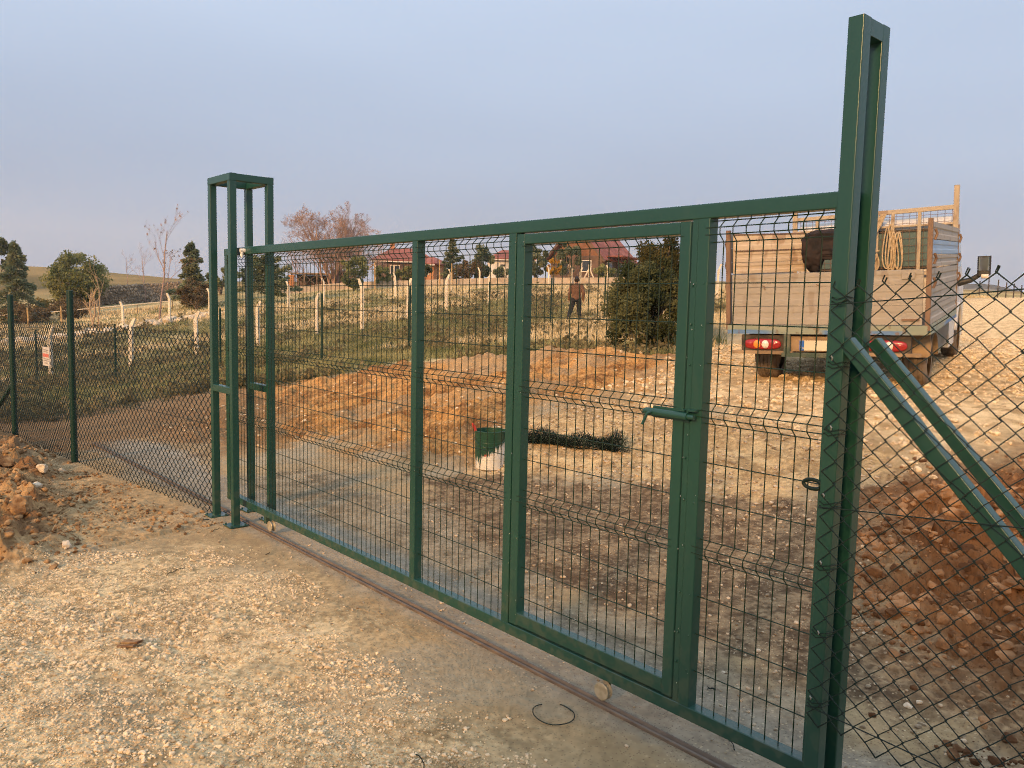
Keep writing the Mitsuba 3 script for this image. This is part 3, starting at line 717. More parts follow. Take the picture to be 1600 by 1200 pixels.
PN = [
    (np.float64(-32.61), np.float64(4.69), 1.87, 1, 'pale straight concrete post just behind the small warning sign', None),
    (np.float64(-30.64), np.float64(6.94), 1.9, 1, 'first from the left of the cranked concrete posts in the nearer row across the field', 'posts of the nearer cranked row'),
    (np.float64(-31.05), np.float64(9.55), 1.87, 1, 'second from the left of the cranked concrete posts in the nearer row across the field', 'posts of the nearer cranked row'),
    (np.float64(-30.41), np.float64(11.83), 1.93, 1, 'third from the left of the cranked concrete posts in the nearer row across the field', 'posts of the nearer cranked row'),
    (np.float64(-30.68), np.float64(14.61), 1.88, 1, 'fourth from the left of the cranked concrete posts in the nearer row across the field', 'posts of the nearer cranked row'),
    (np.float64(-30.61), np.float64(19.33), 1.95, 1, 'fifth from the left of the cranked concrete posts in the nearer row across the field', 'posts of the nearer cranked row'),
    (np.float64(-31.02), np.float64(21.94), 1.92, 1, 'sixth from the left of the cranked concrete posts in the nearer row across the field', 'posts of the nearer cranked row'),
    (np.float64(-35.04), np.float64(28.07), 1.84, 1, 'slim concrete post right of the spruce, beside a green post', None),
    (np.float64(-39.18), np.float64(40.17), 1.81, 1, 'concrete post just behind the shoulder of the walking man', None),
    (np.float64(-25.9), np.float64(14.01), 2.01, -1, 'tallest pale concrete post, alone in the left panel near the mullion', None),
    (np.float64(-52.22), np.float64(9.96), 1.65, -1, 'first from the left of the small cranked concrete posts in the farther row', 'posts of the farther cranked row'),
    (np.float64(-52.37), np.float64(12.88), 1.8, -1, 'second from the left of the small cranked concrete posts in the farther row', 'posts of the farther cranked row'),
    (np.float64(-52.56), np.float64(15.75), 1.96, -1, 'third from the left of the small cranked concrete posts in the farther row', 'posts of the farther cranked row'),
    (np.float64(-51.85), np.float64(18.11), 1.99, -1, 'fourth from the left of the small cranked concrete posts in the farther row', 'posts of the farther cranked row'),
    (np.float64(-49.38), np.float64(22.49), 1.9, -1, 'fifth from the left of the small cranked concrete posts in the farther row', 'posts of the farther cranked row'),
    (np.float64(-53.28), np.float64(27.24), 1.82, -1, 'sixth from the left of the small cranked concrete posts in the farther row', 'posts of the farther cranked row'),
    (np.float64(-51.43), np.float64(32.38), 1.93, -1, 'seventh from the left of the small cranked concrete posts in the farther row', 'posts of the farther cranked row'),
    (np.float64(-53.42), np.float64(39.3), 1.85, -1, 'eighth from the left of the small cranked concrete posts in the farther row', 'posts of the farther cranked row'),
    (np.float64(-53.38), np.float64(42.42), 1.85, -1, 'ninth from the left of the small cranked concrete posts in the farther row', 'posts of the farther cranked row'),
    (np.float64(-54.99), np.float64(46.71), 1.75, -1, 'tenth from the left of the small cranked concrete posts in the farther row', 'posts of the farther cranked row'),
    (np.float64(-55.18), np.float64(52.58), 1.75, -1, 'eleventh from the left of the small cranked concrete posts in the farther row', 'posts of the farther cranked row'),
    (np.float64(-54.41), np.float64(54.96), 1.77, -1, 'twelfth from the left of the small cranked concrete posts in the farther row', 'posts of the farther cranked row'),
    (np.float64(-52.71), np.float64(58.38), 1.79, -1, 'thirteenth from the left of the small cranked concrete posts in the farther row', 'posts of the farther cranked row'),
    (np.float64(-52.61), np.float64(61.58), 1.51, -1, 'fourteenth from the left of the small cranked concrete posts in the farther row', 'posts of the farther cranked row'),
    (np.float64(-51.67), np.float64(64.14), 1.59, -1, 'fifteenth from the left of the small cranked concrete posts in the farther row', 'posts of the farther cranked row'),
    (np.float64(-50.98), np.float64(66.45), 1.61, -1, 'sixteenth from the left of the small cranked concrete posts in the farther row', 'posts of the farther cranked row'),
    (np.float64(-32.8), np.float64(47.23), 2.51, -1, 'concrete post on the skyline close left of the truck', None),
    (np.float64(-31.37), np.float64(45.83), 2.51, 1, 'right one of two posts on the skyline left of the truck', None)]
for (x, y, h, bend, lab, grp) in PN:
    note(concrete_post(x, y, h, bend), lab, 'post', grp)
# braced straining post
bk = note(numbered('concrete_post'), 'pale concrete straining post with two slanting struts, right of the walking man', 'post')
bx, by = (-53.95, 57.00)
bz0 = gz(bx, by)
part(bk, 'shaft', MB().bar([bx, by, bz0 - 0.2], [bx, by, bz0 + 1.85], 0.12, 0.12, 0.01), M_CONC)
for s in (-1, 1):
    part(bk, 'strut', MB().bar([bx + s * 0.667 * 0.75, by + s * 0.745 * 0.75, bz0 - 0.1], [bx, by, bz0 + 1.5], 0.10, 0.10, 0.01), M_CONC)


# ------------------------------------------------------------------ loose stones
GR = np.array([0.667, 0.745, 0.0])
GF = np.array([-0.745, 0.667, 0.0])
ROCKS = [rock_shape(s, 1) for s in range(14)]
PEBS = [rock_shape(40 + s, 0, 0.3) for s in range(10)]


def rot(rg, n):
    q = rg.normal(size=(n, 4))
    q /= np.linalg.norm(q, axis=1, keepdims=True)
    w, x, y, z = q.T
    return np.stack([np.stack([1 - 2 * (y * y + z * z), 2 * (x * y - z * w), 2 * (x * z + y * w)], 1), np.stack([2 * (x * y + z * w), 1 - 2 * (x * x + z * z), 2 * (y * z - x * w)], 1),
                     np.stack([2 * (x * z - y * w), 2 * (y * z + x * w), 1 - 2 * (x * x + y * y)], 1)], 1)


def strew(pts, size, shapes, seed, sink=0.25, squash=0.7):
    rg = np.random.default_rng(seed)
    m = MB()
    z = ground(pts[:, 0], pts[:, 1])
    which = rg.integers(0, len(shapes), len(pts))
    for s, (v, f) in enumerate(shapes):
        idx = np.nonzero(which == s)[0]
        if not len(idx):
            continue
        R = rot(rg, len(idx))
        V = np.einsum('nij,kj->nki', R, v) * size[idx][:, None, None]
        V[..., 2] *= squash
        V += np.stack([pts[idx, 0], pts[idx, 1], z[idx] + size[idx] * (squash - sink) * 0.6], 1)[:, None, :]
        F = f[None] + (np.arange(len(idx)) * len(v))[:, None, None]
        m.add(V.reshape(-1, 3), F.reshape(-1, 3))
    return m


def sample_zone(name, n, seed, clump=0.0, scale=3.0, pad=0.0, box=None, near=None):
    rg = np.random.default_rng(seed)
    P = np.array(ZONES[name])
    lo, hi = (P.min(0), P.max(0)) if box is None else (np.array(box[0]), np.array(box[1]))
    q = lo + rg.random((n * 8, 2)) * (hi - lo)
    k = sd_np(ZONES[name], q[:, 0], q[:, 1]) + 0.9 * (meshkit.fbm(np.stack([q[:, 0] * 3, q[:, 1] * 3, q[:, 0] * 0], -1), 4, seed=3) - 0.5) + rg.normal(0, 0.06, len(q)) < pad
    if clump:
        k &= meshkit.fbm(np.stack([q[:, 0] * scale, q[:, 1] * scale, q[:, 0] * 0], -1), 3, seed=seed) + rg.normal(0, 0.08, len(q)) > clump
    if near is not None:                  # thin out with distance, as the eye resolves less
        d = np.hypot(q[:, 0] - EYE[0], q[:, 1] - EYE[1])
        k &= rg.random(len(q)) < np.clip((near / d) ** 2, 0, 1)
    return q[k][:n]


def gravel(key, layers, material=None):
    m = MB()
    for pts, lo, hi, shapes, seed in layers:
        rg = np.random.default_rng(seed)
        sz = lo + (hi - lo) * rg.random(len(pts)) ** 3
        M = strew(pts, sz, shapes, seed + 1)
        m.add(*M.get())
    scene[key] = mikit.ply(m.get(), material or M_PEBBLE)


gbox = ((-4.4, -2.3), (-0.4, -0.2))
gravel('gravel', [
    (sample_zone('gravel', 46000, 21, 0.36, 2.6, 0.05, gbox), 0.0020, 0.0080, PEBS, 22),
    (sample_zone('gravel', 5200, 23, 0.46, 2.2, 0.05, gbox), 0.0045, 0.0145, ROCKS, 24),
])
note('gravel', 'pale limestone gravel spread over the ground in front of the gate', 'gravel', kind='stuff')
allbox = ((-9, -2.4), (1.6, 5))
rg = np.random.default_rng(5)
q = np.array(allbox[0]) + rg.random((26000, 2)) * (np.array(allbox[1]) - np.array(allbox[0]))
dq = np.hypot(q[:, 0] - EYE[0], q[:, 1] - EYE[1])
cl = meshkit.fbm(np.stack([q[:, 0] * 1.8, q[:, 1] * 1.8, q[:, 0] * 0], -1), 3, seed=8)
keep = (cl + rg.normal(0, 0.10, len(q)) > 0.55) & (np.abs(q[:, 1] - 0.03) > 0.07) & (dq > 1.2) & (sd_np(ZONES['redpit'], q[:, 0], q[:, 1]) > 0.05) & (sd_np(ZONES['redleft'], q[:, 0], q[:, 1]) > 0.0)
q = q[keep][:6500]
gravel('loose_stones', [(q, 0.0028, 0.013, PEBS, 31), (sample_zone('dark', 1100, 33, 0.48, 2.2), 0.003, 0.018, ROCKS, 34), (sample_zone('sand', 2600, 35, 0.42, 1.5, 0.2), 0.004, 0.026, ROCKS, 36)], M_LOOSE)
note('loose_stones', 'small stones scattered over the trodden earth on both sides of the gate', 'stones', kind='stuff')
gravel('rubble', [(sample_zone('rubble', 7000, 41, 0.36, 0.9, 0.1, ((-9, 3.8), (0.2, 17))), 0.012, 0.048, ROCKS, 42), (sample_zone('orange', 600, 43, 0.55, 0.9, 0.0, ((-11, 0.8), (-4, 8))), 0.008, 0.035, ROCKS, 44)])
note('rubble', 'broken pale rubble on the rough track beyond the gate', 'rubble', kind='stuff')
for key, mt, lab, nm, nn, s0, box in (('dirt_crumbs', M_CLOD, 'crumbs of dug red clay in the pit behind the right chain link', 'pitbrown', 2600, 51, ((-1.5, 0.7), (0.9, 5))), ('soil_crumbs', M_EARTH, 'crumbs of brown soil over the dirt heap on the left', 'redleft', 1900, 53, ((-8, -1.9), (-4, -0.4)))):
    m = MB()
    P = sample_zone(nm, nn, s0, 0.42, 2.0, 0.1, box)
    M = strew(P, 0.004 + 0.030 * np.random.default_rng(s0).random(len(P)) ** 5, ROCKS, s0 + 1)
    m.add(*M.get())
    if key == 'dirt_crumbs':
        P = sample_zone('redpit', 900, 59, 0.40, 2.5, 0.15)
        m.add(*strew(P, 0.010 + 0.045 * np.random.default_rng(59).random(len(P)) ** 3, [rock_shape(200 + q_, 2, 0.55) for q_ in range(8)], 60, 0.35, 0.8).get())
    if key == 'soil_crumbs':
        P = sample_zone('roughdirt', 2600, 57, 0.45, 3.0, 0.0)
        m.add(*strew(P, 0.003 + 0.018 * np.random.default_rng(57).random(len(P)) ** 4, ROCKS, 58).get())
    scene[key] = mikit.ply(m.get(), mt)
    note(key, lab, 'soil', kind='stuff')

CLODS = [
    (-6.597, -0.809, 0.061, 's', 'pale tan rock lodged in the top of the left dirt heap', None),
    (-5.829, -1.018, 0.05, 's', 'rounded tan stone below the pale rock on the left heap', None),
    (-5.173, -1.255, 0.111, 'e', 'large orange clay clod at the left edge of the foreground', None),
    (-4.412, -1.128, 0.041, 's', 'flat pale stone where the left heap meets the gravel', None),
    (-4.479, -1.427, 0.035, 'e', 'reddish clod below the large orange one at the left edge', None),
    (-4.391, -1.313, 0.032, 'e', 'small clod between the orange clod and the flat pale stone', None),
    (-6.979, -1.029, 0.085, 'e', 'dark reddish lump at the left edge, top of the heap', None),
    (-6.902, -0.593, 0.041, 's', 'small pale stone on the crest of the left heap', None),
    (-2.861, -1.217, 0.014, 's', 'larger of the two pale stones above the bark splinter', None),
    (-2.849, -1.177, 0.011, 's', 'smaller of the two pale stones above the bark splinter', None),
    (-1.098, 3.633, 0.06, 'c', 'rough red clay clod in the dug ground behind the right chain link', 'red clods dug up beside the braces'),
    (-0.91, 3.416, 0.044, 'c', 'rough red clay clod in the dug ground behind the right chain link', 'red clods dug up beside the braces'),
    (-0.829, 3.507, 0.074, 'c', 'rough red clay clod in the dug ground behind the right chain link', 'red clods dug up beside the braces'),
    (-0.617, 3.132, 0.061, 'c', 'rough red clay clod in the dug ground behind the right chain link', 'red clods dug up beside the braces'),
    (-0.894, 3.218, 0.064, 'c', 'rough red clay clod in the dug ground behind the right chain link', 'red clods dug up beside the braces'),
    (-0.441, 2.879, 0.046, 'c', 'rough red clay clod in the dug ground behind the right chain link', 'red clods dug up beside the braces'),
    (-0.339, 2.743, 0.041, 'c', 'rough red clay clod in the dug ground behind the right chain link', 'red clods dug up beside the braces'),
    (-0.249, 2.542, 0.046, 'c', 'rough red clay clod in the dug ground behind the right chain link', 'red clods dug up beside the braces'),
    (-0.153, 2.481, 0.059, 'c', 'rough red clay clod in the dug ground behind the right chain link', 'red clods dug up beside the braces'),
    (-0.215, 2.289, 0.034, 'c', 'rough red clay clod in the dug ground behind the right chain link', 'red clods dug up beside the braces'),
    (-0.258, 2.725, 0.033, 'c', 'rough red clay clod in the dug ground behind the right chain link', 'red clods dug up beside the braces'),
    (-0.289, 2.991, 0.049, 'c', 'rough red clay clod in the dug ground behind the right chain link', 'red clods dug up beside the braces'),
    (-0.643, 3.782, 0.053, 'c', 'rough red clay clod in the dug ground behind the right chain link', 'red clods dug up beside the braces'),
    (-0.443, 3.505, 0.041, 'c', 'rough red clay clod in the dug ground behind the right chain link', 'red clods dug up beside the braces'),
    (-0.93, 2.985, 0.038, 'c', 'rough red clay clod in the dug ground behind the right chain link', 'red clods dug up beside the braces'),
    (-0.632, 2.864, 0.035, 'c', 'rough red clay clod in the dug ground behind the right chain link', 'red clods dug up beside the braces'),
    (-0.455, 2.569, 0.029, 'c', 'rough red clay clod in the dug ground behind the right chain link', 'red clods dug up beside the braces'),
    (-0.086, 0.974, 0.018, 's', 'white stone behind the bottom of the right chain link, left of a pair', None),
    (-0.069, 1.033, 0.014, 's', 'white stone behind the bottom of the right chain link, right of a pair', None),
    (-0.769, 0.974, 0.014, 's', 'pinkish stone on the dark soil behind the right gate panel', None),
    (-0.749, 0.654, 0.011, 's', 'pale grey stone on the slab near the wicket hinge side', None),
    (-1.528, 0.941, 0.014, 's', 'pale stone on the slab seen through the wicket door', None)]
for n, (x, y, s, mt, lab, grp) in enumerate(CLODS):
    v, f = rock_shape(100 + n, 3 if mt != 's' else 2, 0.4)
    if mt != 's':
        v = v * (1 + 0.30 * (meshkit.fbm(v * 4.5 + n, 4, seed=n)[:, None] - 0.5))
    R = rot(np.random.default_rng(n), 1)[0]
    v = (v @ R.T) * s * np.array([1.15, 1, 0.75])
    v += np.array([x, y, gz(x, y) + s * (0.30 if mt == 's' else 0.14)])
    key = numbered('clod' if mt != 's' else 'stone')
    scene[key] = mikit.ply((v, f), {'c': M_CLOD, 'e': M_EARTH, 's': M_STONE}[mt], smooth=25)
    note(key, lab, 'clod' if mt != 's' else 'stone', grp)

# bits of cut wire
OFF = [
    (-0.965, -0.19, 'loop', 0.085, 2.4, 'open ring of dark wire lying in front of the gate track'),
    (-3.52, -0.755, 'arc', 0.063, 1.9, 'short curved wire scrap on the dust, far left of the gate'),
    (-0.684, 0.466, 'hook', 0.038, 0.4, 'crossed wire scrap on the slab behind the right panel'),
    (-0.414, 0.165, 'arc', 0.062, -0.5, 'wavy wire scrap beside the track below the right panel'),
    (-1.032, -0.784, 'arc', 0.058, -0.4, 'bent wire at the bottom edge of the foreground gravel'),
    (-4.257, -0.232, 'arc', 0.044, -1.1, 'short wire scrap below the box frame leg'),
    (-3.535, -0.186, 'arc', 0.028, -0.9, 'tiny straight wire scrap on the dust right of the box frame'),
    (-4.521, -0.198, 'hook', 0.046, 1.0, 'tangled wire scrap at the left foot of the box frame')]
for n, (x, y, kind, rr, a0, lab) in enumerate(OFF):
    key = numbered('wire_offcut')
    rg = np.random.default_rng(60 + n)
    if kind == 'loop':
        t = np.linspace(0.5, 5.9, 34)
        P = np.stack([x + rr * np.cos(t + a0) * (1 + 0.05 * np.sin(2 * t)), y + rr * 0.92 * np.sin(t + a0)], 1)
    elif kind == 'arc':
        t = np.linspace(-1, 1, 16)
        P = np.stack([x + rr * t * math.cos(a0) - 0.25 * rr * (1 - t * t) * math.sin(a0), y + rr * t * math.sin(a0) + 0.25 * rr * (1 - t * t) * math.cos(a0)], 1)
    else:
        t = np.linspace(0, 1, 14)
        P = np.stack([x + rr * (np.where(t < 0.5, t, 1 - t) * 2 - 0.5) * math.cos(a0) - rr * 0.5 * t * math.sin(a0), y + rr * (np.where(t < 0.5, t, 1 - t) * 2 - 0.5) * math.sin(a0) + 0.4 * rr * t * math.cos(a0)], 1)
    z = ground(P[:, 0], P[:, 1]) + 0.006 + 0.006 * np.abs(np.sin(np.linspace(0, 7, len(P))))
    scene[key] = mikit.ply(MB().tube(np.column_stack([P, z]), 0.0021, 5).get(), M_WIREDK, smooth=True)
    note(key, lab, 'wire')

dx, dy = (-2.66, -1.25)
bk_ = MB()
base = np.array([dx, dy, gz(dx, dy)])
for o, d, w in (((0, 0, 0.012), (0.10, 0.045, 0.02), 0.035), ((0.02, -0.03, 0.006), (0.07, 0.05, 0.012), 0.02)):
    p0 = base + np.array(o) - np.array(d) * 0.5
    p1 = base + np.array(o) + np.array(d) * 0.5
    bk_.bar(p0, p1, w, 0.010, 0.004)
scene['bark_piece'] = mikit.ply(bk_.get(), M_BARK)
note('bark_piece', 'brown splinter of bark half buried in the gravel', 'bark')

# ------------------------------------------------------------------ paint tin, brush, roll of mesh
bxy = (-4.60, 2.54)
bz0 = gz(*bxy) - 0.004
prof = [(0.128, 0.0), (0.132, 0.006), (0.141, 0.25), (0.145, 0.253), (0.145, 0.262), (0.143, 0.265), (0.149, 0.352), (0.153, 0.356), (0.153, 0.366), (0.149, 0.368), (0.147, 0.362), (0.138, 0.10), (0.0, 0.10)]
tin = trimesh.creation.revolve(np.array([(0.0, 0.0)] + prof), sections=40)
tn = note('paint_bucket', 'pale metal paint bucket smeared with running green paint behind the gate', 'bucket')
ca, sa = math.cos(0.6), math.sin(0.6)


def tin_fn2(p, n, uv):
    z = p.z - bz0
    drip = mikit.fbm((p.x + p.y) * 60, (p.x - p.y) * 60, p.z * 2.0, 3) * 1.3 - 0.15
    side = ((p.x - bxy[0]) * 0.667 + (p.y - bxy[1]) * 0.745) / 0.15
    lim = 0.24 - 0.17 * drip + 0.09 * side
    c = mikit.mix((0.66, 0.62, 0.53), (0.42, 0.10, 0.07), mikit.smoothstep(0.70, 0.74, mikit.noise(p.x * 26, p.y * 26, p.z * 30)) * mikit.smoothstep(0.4, -0.2, side))
    return mikit.mix(c, (0.016, 0.06, 0.035), mikit.smoothstep(lim - 0.012, lim + 0.012, z))


scene['mat_paint_smeared_tin']['bsdf']['base_color'] = mikit.proc(tin_fn2)
tin.apply_translation([bxy[0], bxy[1], bz0])
part(tn, 'tin', (tin.vertices, tin.faces), M_TIN, smooth=40)
t = np.linspace(0, np.pi, 16)
hb = MB().tube(np.stack([bxy[0] + 0.155 * np.cos(t) * GR[0] + 0.0 * t, bxy[1] + 0.155 * np.cos(t) * GR[1], bz0 + 0.335 - 0.115 * np.sin(t)], 1) - np.array([GF[0], GF[1], 0]) * (0.16 * np.sin(t))[:, None], 0.003, 6)
part(tn, 'handle', hb, M_GREEN, smooth=True)
br = note('paint_brush', 'red handled paint brush standing in the bucket', 'brush')
pb = np.array([bxy[0], bxy[1], bz0])
p0, p1 = pb - GR * 0.085 - GF * 0.03 + [0, 0, 0.24], pb - GR * 0.165 - GF * 0.05 + [0, 0, 0.435]
d = (p1 - p0)
part(br, 'handle', MB().tube([p0 + d * 0.25, p0 + d * 0.5, p0 + d * 0.8, p1], [0.014, 0.011, 0.016, 0.010], 8), M_RED, smooth=True)
part(br, 'ferrule', MB().tube([p0, p0 + d * 0.27], [0.020, 0.016], 8), M_GREEN, smooth=40)

rl = note('mesh_roll', 'collapsed roll of dark green chain link mesh lying on the sandy ground', 'mesh roll')
ends = [(-5.04, 2.94), (-4.62, 3.18), (-4.18, 3.33), (-3.76, 3.50)]
rp = np.array([(x, y) for x, y in ends])
rg = np.random.default_rng(77)
rw = MB()
nst = 260
for s in range(nst):
    a0, rr = rg.random() * 6.283, 0.060 * math.sqrt(rg.random()) * (0.8 + 0.5 * rg.random())
    t0 = rg.random() * 0.92
    ts = t0 + np.linspace(0, min(0.30, 0.93 + 0.12 * rg.random() - t0), 22)
    cx, cy = np.interp(np.minimum(ts, 1), [0, 0.34, 0.66, 1], rp[:, 0]), np.interp(np.minimum(ts, 1), [0, 0.34, 0.66, 1], rp[:, 1])
    cx, cy = cx + np.maximum(ts - 1, 0) * 1.2 * GR[0], cy + np.maximum(ts - 1, 0) * 1.2 * GR[1]
    zc = ground(cx, cy) + 0.055
    fl_ = 1 + 0.45 * np.clip((ts - 0.8) / 0.2, 0, 1)
    aa = a0 + np.cumsum(rg.normal(0, 0.25, 22)) + 0.5 * (np.arange(22) % 2)
    rad_ = rr * fl_ * (1 + 0.40 * (np.arange(22) % 2)) * (1 + 0.25 * np.sin(ts * 21))
    P = np.stack([cx + rad_ * np.cos(aa) * -GF[0], cy + rad_ * np.cos(aa) * -GF[1], zc + np.maximum(rad_ * np.sin(aa), -0.052)], 1) + rg.normal(0, 0.003, (22, 3))
    rw.tube(P, 0.0021, 3, False)
part(rl, 'wire', rw, M_WIREDK, kind='stuff')

# ------------------------------------------------------------------ the walking man
mx, my = (-19.71, 19.46)
mz = gz(mx, my)


def J(r, f, u):
    return np.array([mx, my, mz]) + GR * r + GF * f + np.array([0, 0, u])


def limbs(chains, edge, smooth_it=6):
    ms = []
    for ch in chains:
        for (a, ra), (b, rb_) in zip(ch[:-1], ch[1:]):
            pts = []
            for p, r in ((a, ra), (b, rb_)):
                s = trimesh.creation.icosphere(subdivisions=2, radius=1.0)
                pts.append(s.vertices * r + p)
            ms.append(manifold3d.Manifold.hull_points(np.vstack(pts)))
    man = manifold3d.Manifold.batch_boolean(ms, manifold3d.OpType.Add).refine_to_length(edge)
    q = man.to_mesh()
    tm_ = trimesh.Trimesh(np.array(q.vert_properties[:, :3], float), np.array(q.tri_verts), process=True)
    trimesh.smoothing.filter_taubin(tm_, iterations=smooth_it)
    return tm_.vertices, tm_.faces


man = note('person', 'man in a brown jacket and dark trousers walking away through the dry grass', 'person')
M_SKIN = mat('skin', (0.36, 0.20, 0.13), 0.6, 0.3)
M_JACKET = mat('brown_jacket', vary((0.13, 0.068, 0.042), (0.19, 0.10, 0.06), 9), 0.85, 0.15)
M_TROUS = mat('dark_trousers', vary((0.020, 0.022, 0.026), (0.035, 0.035, 0.038), 9), 0.85, 0.15)
M_HAIR = mat('dark_hair', (0.018, 0.012, 0.009), 0.6, 0.3)
hipL, hipR = J(-.09, 0, .92), J(.09, 0, .92)
kneeL, kneeR = J(-.20, .02, .50), J(.13, .14, .50)
ankL, ankR = J(-.31, -.20, .10), J(.17, .12, .08)
shL, shR = J(-.185, .01, 1.42), J(.185, .01, 1.42)
elL, elR = J(-.25, -.03, 1.14), J(.26, -.04, 1.14)
wrL, wrR = J(-.26, .08, .91), J(.27, .05, .90)
chains = [[(J(0, 0, .95), .12), (J(0, 0, 1.15), .115), (J(0, .0, 1.36), .12), (J(0, .01, 1.47), .055), (J(0, .03, 1.56), .052), (J(0, .04, 1.63), .082)], [(J(0, .04, 1.63), .082), (J(0, .055, 1.66), .078)],
          [(J(0, .12, 1.62), .02), (J(0, .135, 1.605), .014)], [(J(-.085, .035, 1.61), .017), (J(-.082, .035, 1.64), .015)], [(J(.085, .035, 1.61), .017), (J(.082, .035, 1.64), .015)],
          [(J(0, 0, 1.36), .10), (shL, .06), (elL, .044), (wrL, .029)], [(J(0, 0, 1.36), .10), (shR, .06), (elR, .044), (wrR, .029)],
          [(J(0, 0, .95), .11), (hipL, .085), (kneeL, .056), (ankL, .036)], [(J(0, 0, .95), .11), (hipR, .085), (kneeR, .056), (ankR, .036)],
          [(ankL, .036), (ankL + GF * .16 - [0, 0, .05], .03)], [(ankR, .036), (ankR + GF * .16 - [0, 0, .04], .03)]]
for w, e, s in ((wrL, elL, -1), (wrR, elR, 1)):
    dn = (w - e) / np.linalg.norm(w - e)
    palm = w + dn * 0.055
    chains.append([(w, .027), (palm, .031)])
    for k in range(4):
        b = palm + GF * (0.024 - 0.016 * k) + dn * 0.025
        chains.append([(b, .0105), (b + dn * (0.036 - 0.005 * abs(k - 1.3)) - GR * s * 0.006, .0095), (b + dn * (0.062 - 0.008 * abs(k - 1.3)) - GR * s * 0.022, .0085)])
    chains.append([(w + dn * 0.025 + GF * 0.015, .013), (w + dn * 0.06 + GF * 0.045 - GR * s * 0.012, .0105)])
part(man, 'body', limbs(chains, 0.022, 4), M_SKIN, smooth=True)
part(man, 'jacket', limbs([[(J(0, 0, .97), .145), (J(0, 0, 1.15), .138), (J(0, 0, 1.36), .142), (J(0, .015, 1.46), .075)], [(J(-.06, 0, .98), .12), (J(-.10, 0, 1.34), .10)], [(J(.06, 0, .98), .12), (J(.10, 0, 1.34), .10)],
                           [(J(0, 0, 1.36), .115), (shL, .078), (elL, .062), (wrL, .047)], [(J(0, 0, 1.36), .115), (shR, .078), (elR, .062), (wrR, .047)]], 0.03), M_JACKET, smooth=True)
part(man, 'trousers', limbs([[(J(0, 0, .93), .128), (hipL, .11), (kneeL, .082), (ankL + [0, 0, .02], .066)], [(J(0, 0, .93), .128), (hipR, .11), (kneeR, .082), (ankR + [0, 0, .02], .066)]], 0.03), M_TROUS, smooth=True)
part(man, 'hair', limbs([[(J(0, .015, 1.655), .093), (J(0, -.0, 1.60), .078)], [(J(0, .04, 1.69), .075), (J(0, .0, 1.65), .09)]], 0.03), M_HAIR, smooth=True)
for a in (ankL, ankR):
    part(man, 'shoe', limbs([[(a - GF * .05 - [0, 0, .04], .042), (a + GF * .08 - [0, 0, .055], .042), (a + GF * .17 - [0, 0, .06], .034)]], 0.02), M_TROUS, smooth=True)

# ------------------------------------------------------------------ truck
TU = np.array([0.967, 0.255, 0.028])
TU /= np.linalg.norm(TU)
TVv = np.array([-0.255, 0.965, 0.066])
TVv -= TU * (TU @ TVv)
TVv /= np.linalg.norm(TVv)
TW = np.cross(TU, TVv)
TA = np.array([TU, TVv, TW])
TO = np.array([-2.232, 6.522, 1.383])     # rear, right, lower corner of the load bed


def K(u, v, w):
    return TO + TU * u + TVv * v + TW * w


def ribbed(u0, v0, u1, v1, w0, w1, thick, ribs, depth=0.012, seed=0):
    """A drop-side board with pressed ribs between two floor points, outer face to the right hand of the run."""
    e = np.array([u1 - u0, v1 - v0])
    L = np.linalg.norm(e)
    e /= L
    nrm = np.array([e[1], -e[0]])
    m = MB()
    prof = [(-thick / 2, w0)]
    H = (w1 - w0) / ribs
    for k in range(ribs):
        b = w0 + k * H
        prof += [(thick / 2, b + 0.002), (thick / 2, b + H * 0.30), (thick / 2 - depth, b + H * 0.38), (thick / 2 - depth, b + H * 0.62), (thick / 2, b + H * 0.70), (thick / 2, b + H - 0.002)]
    prof += [(-thick / 2, w1)]
    ring = []
    for s in (0, L):
        ring.append([K(u0 + e[0] * s + nrm[0] * o, v0 + e[1] * s + nrm[1] * o, w) for o, w in prof])
    n = len(prof)
    v = np.array(ring).reshape(-1, 3)
    i = np.arange(n)
    j = (i + 1) % n
    f = [np.stack([i, j, j + n], 1), np.stack([i, j + n, i + n], 1)]
    v = np.vstack([v, [v[:n].mean(0)], [v[n:].mean(0)]])
    f += [np.stack([j, i, i * 0 + 2 * n], 1), np.stack([i + n, j + n, i * 0 + 2 * n + 1], 1)]
    return m.add(v, np.vstack(f))


def dirty(c0, c1, c2, k=3.0):
    def fn(p, n, uv):
        a = mikit.fbm(p.x * k * 1.6, p.y * k * 1.6, p.z * 0.7 * k, 4)
        b = mikit.smoothstep(0.60, 0.72, mikit.fbm(p.x * 11, p.y * 11, p.z * 4, 3))
        return mikit.mix(mikit.mix(c0, c1, a), c2, b * 0.6)
    return mikit.proc(fn)


M_BOARD = mat('dusty_aluminium', dirty((0.275, 0.245, 0.20), (0.34, 0.305, 0.255), (0.23, 0.175, 0.125)), 0.6, 0.4)
M_CREAM = mat('cream_board', dirty((0.55, 0.42, 0.27), (0.66, 0.53, 0.36), (0.30, 0.17, 0.09), 4), 0.6, 0.4)
M_BRUST = mat('rusty_post', dirty((0.13, 0.075, 0.05), (0.26, 0.17, 0.11), (0.09, 0.05, 0.035), 7), 0.75, 0.3)


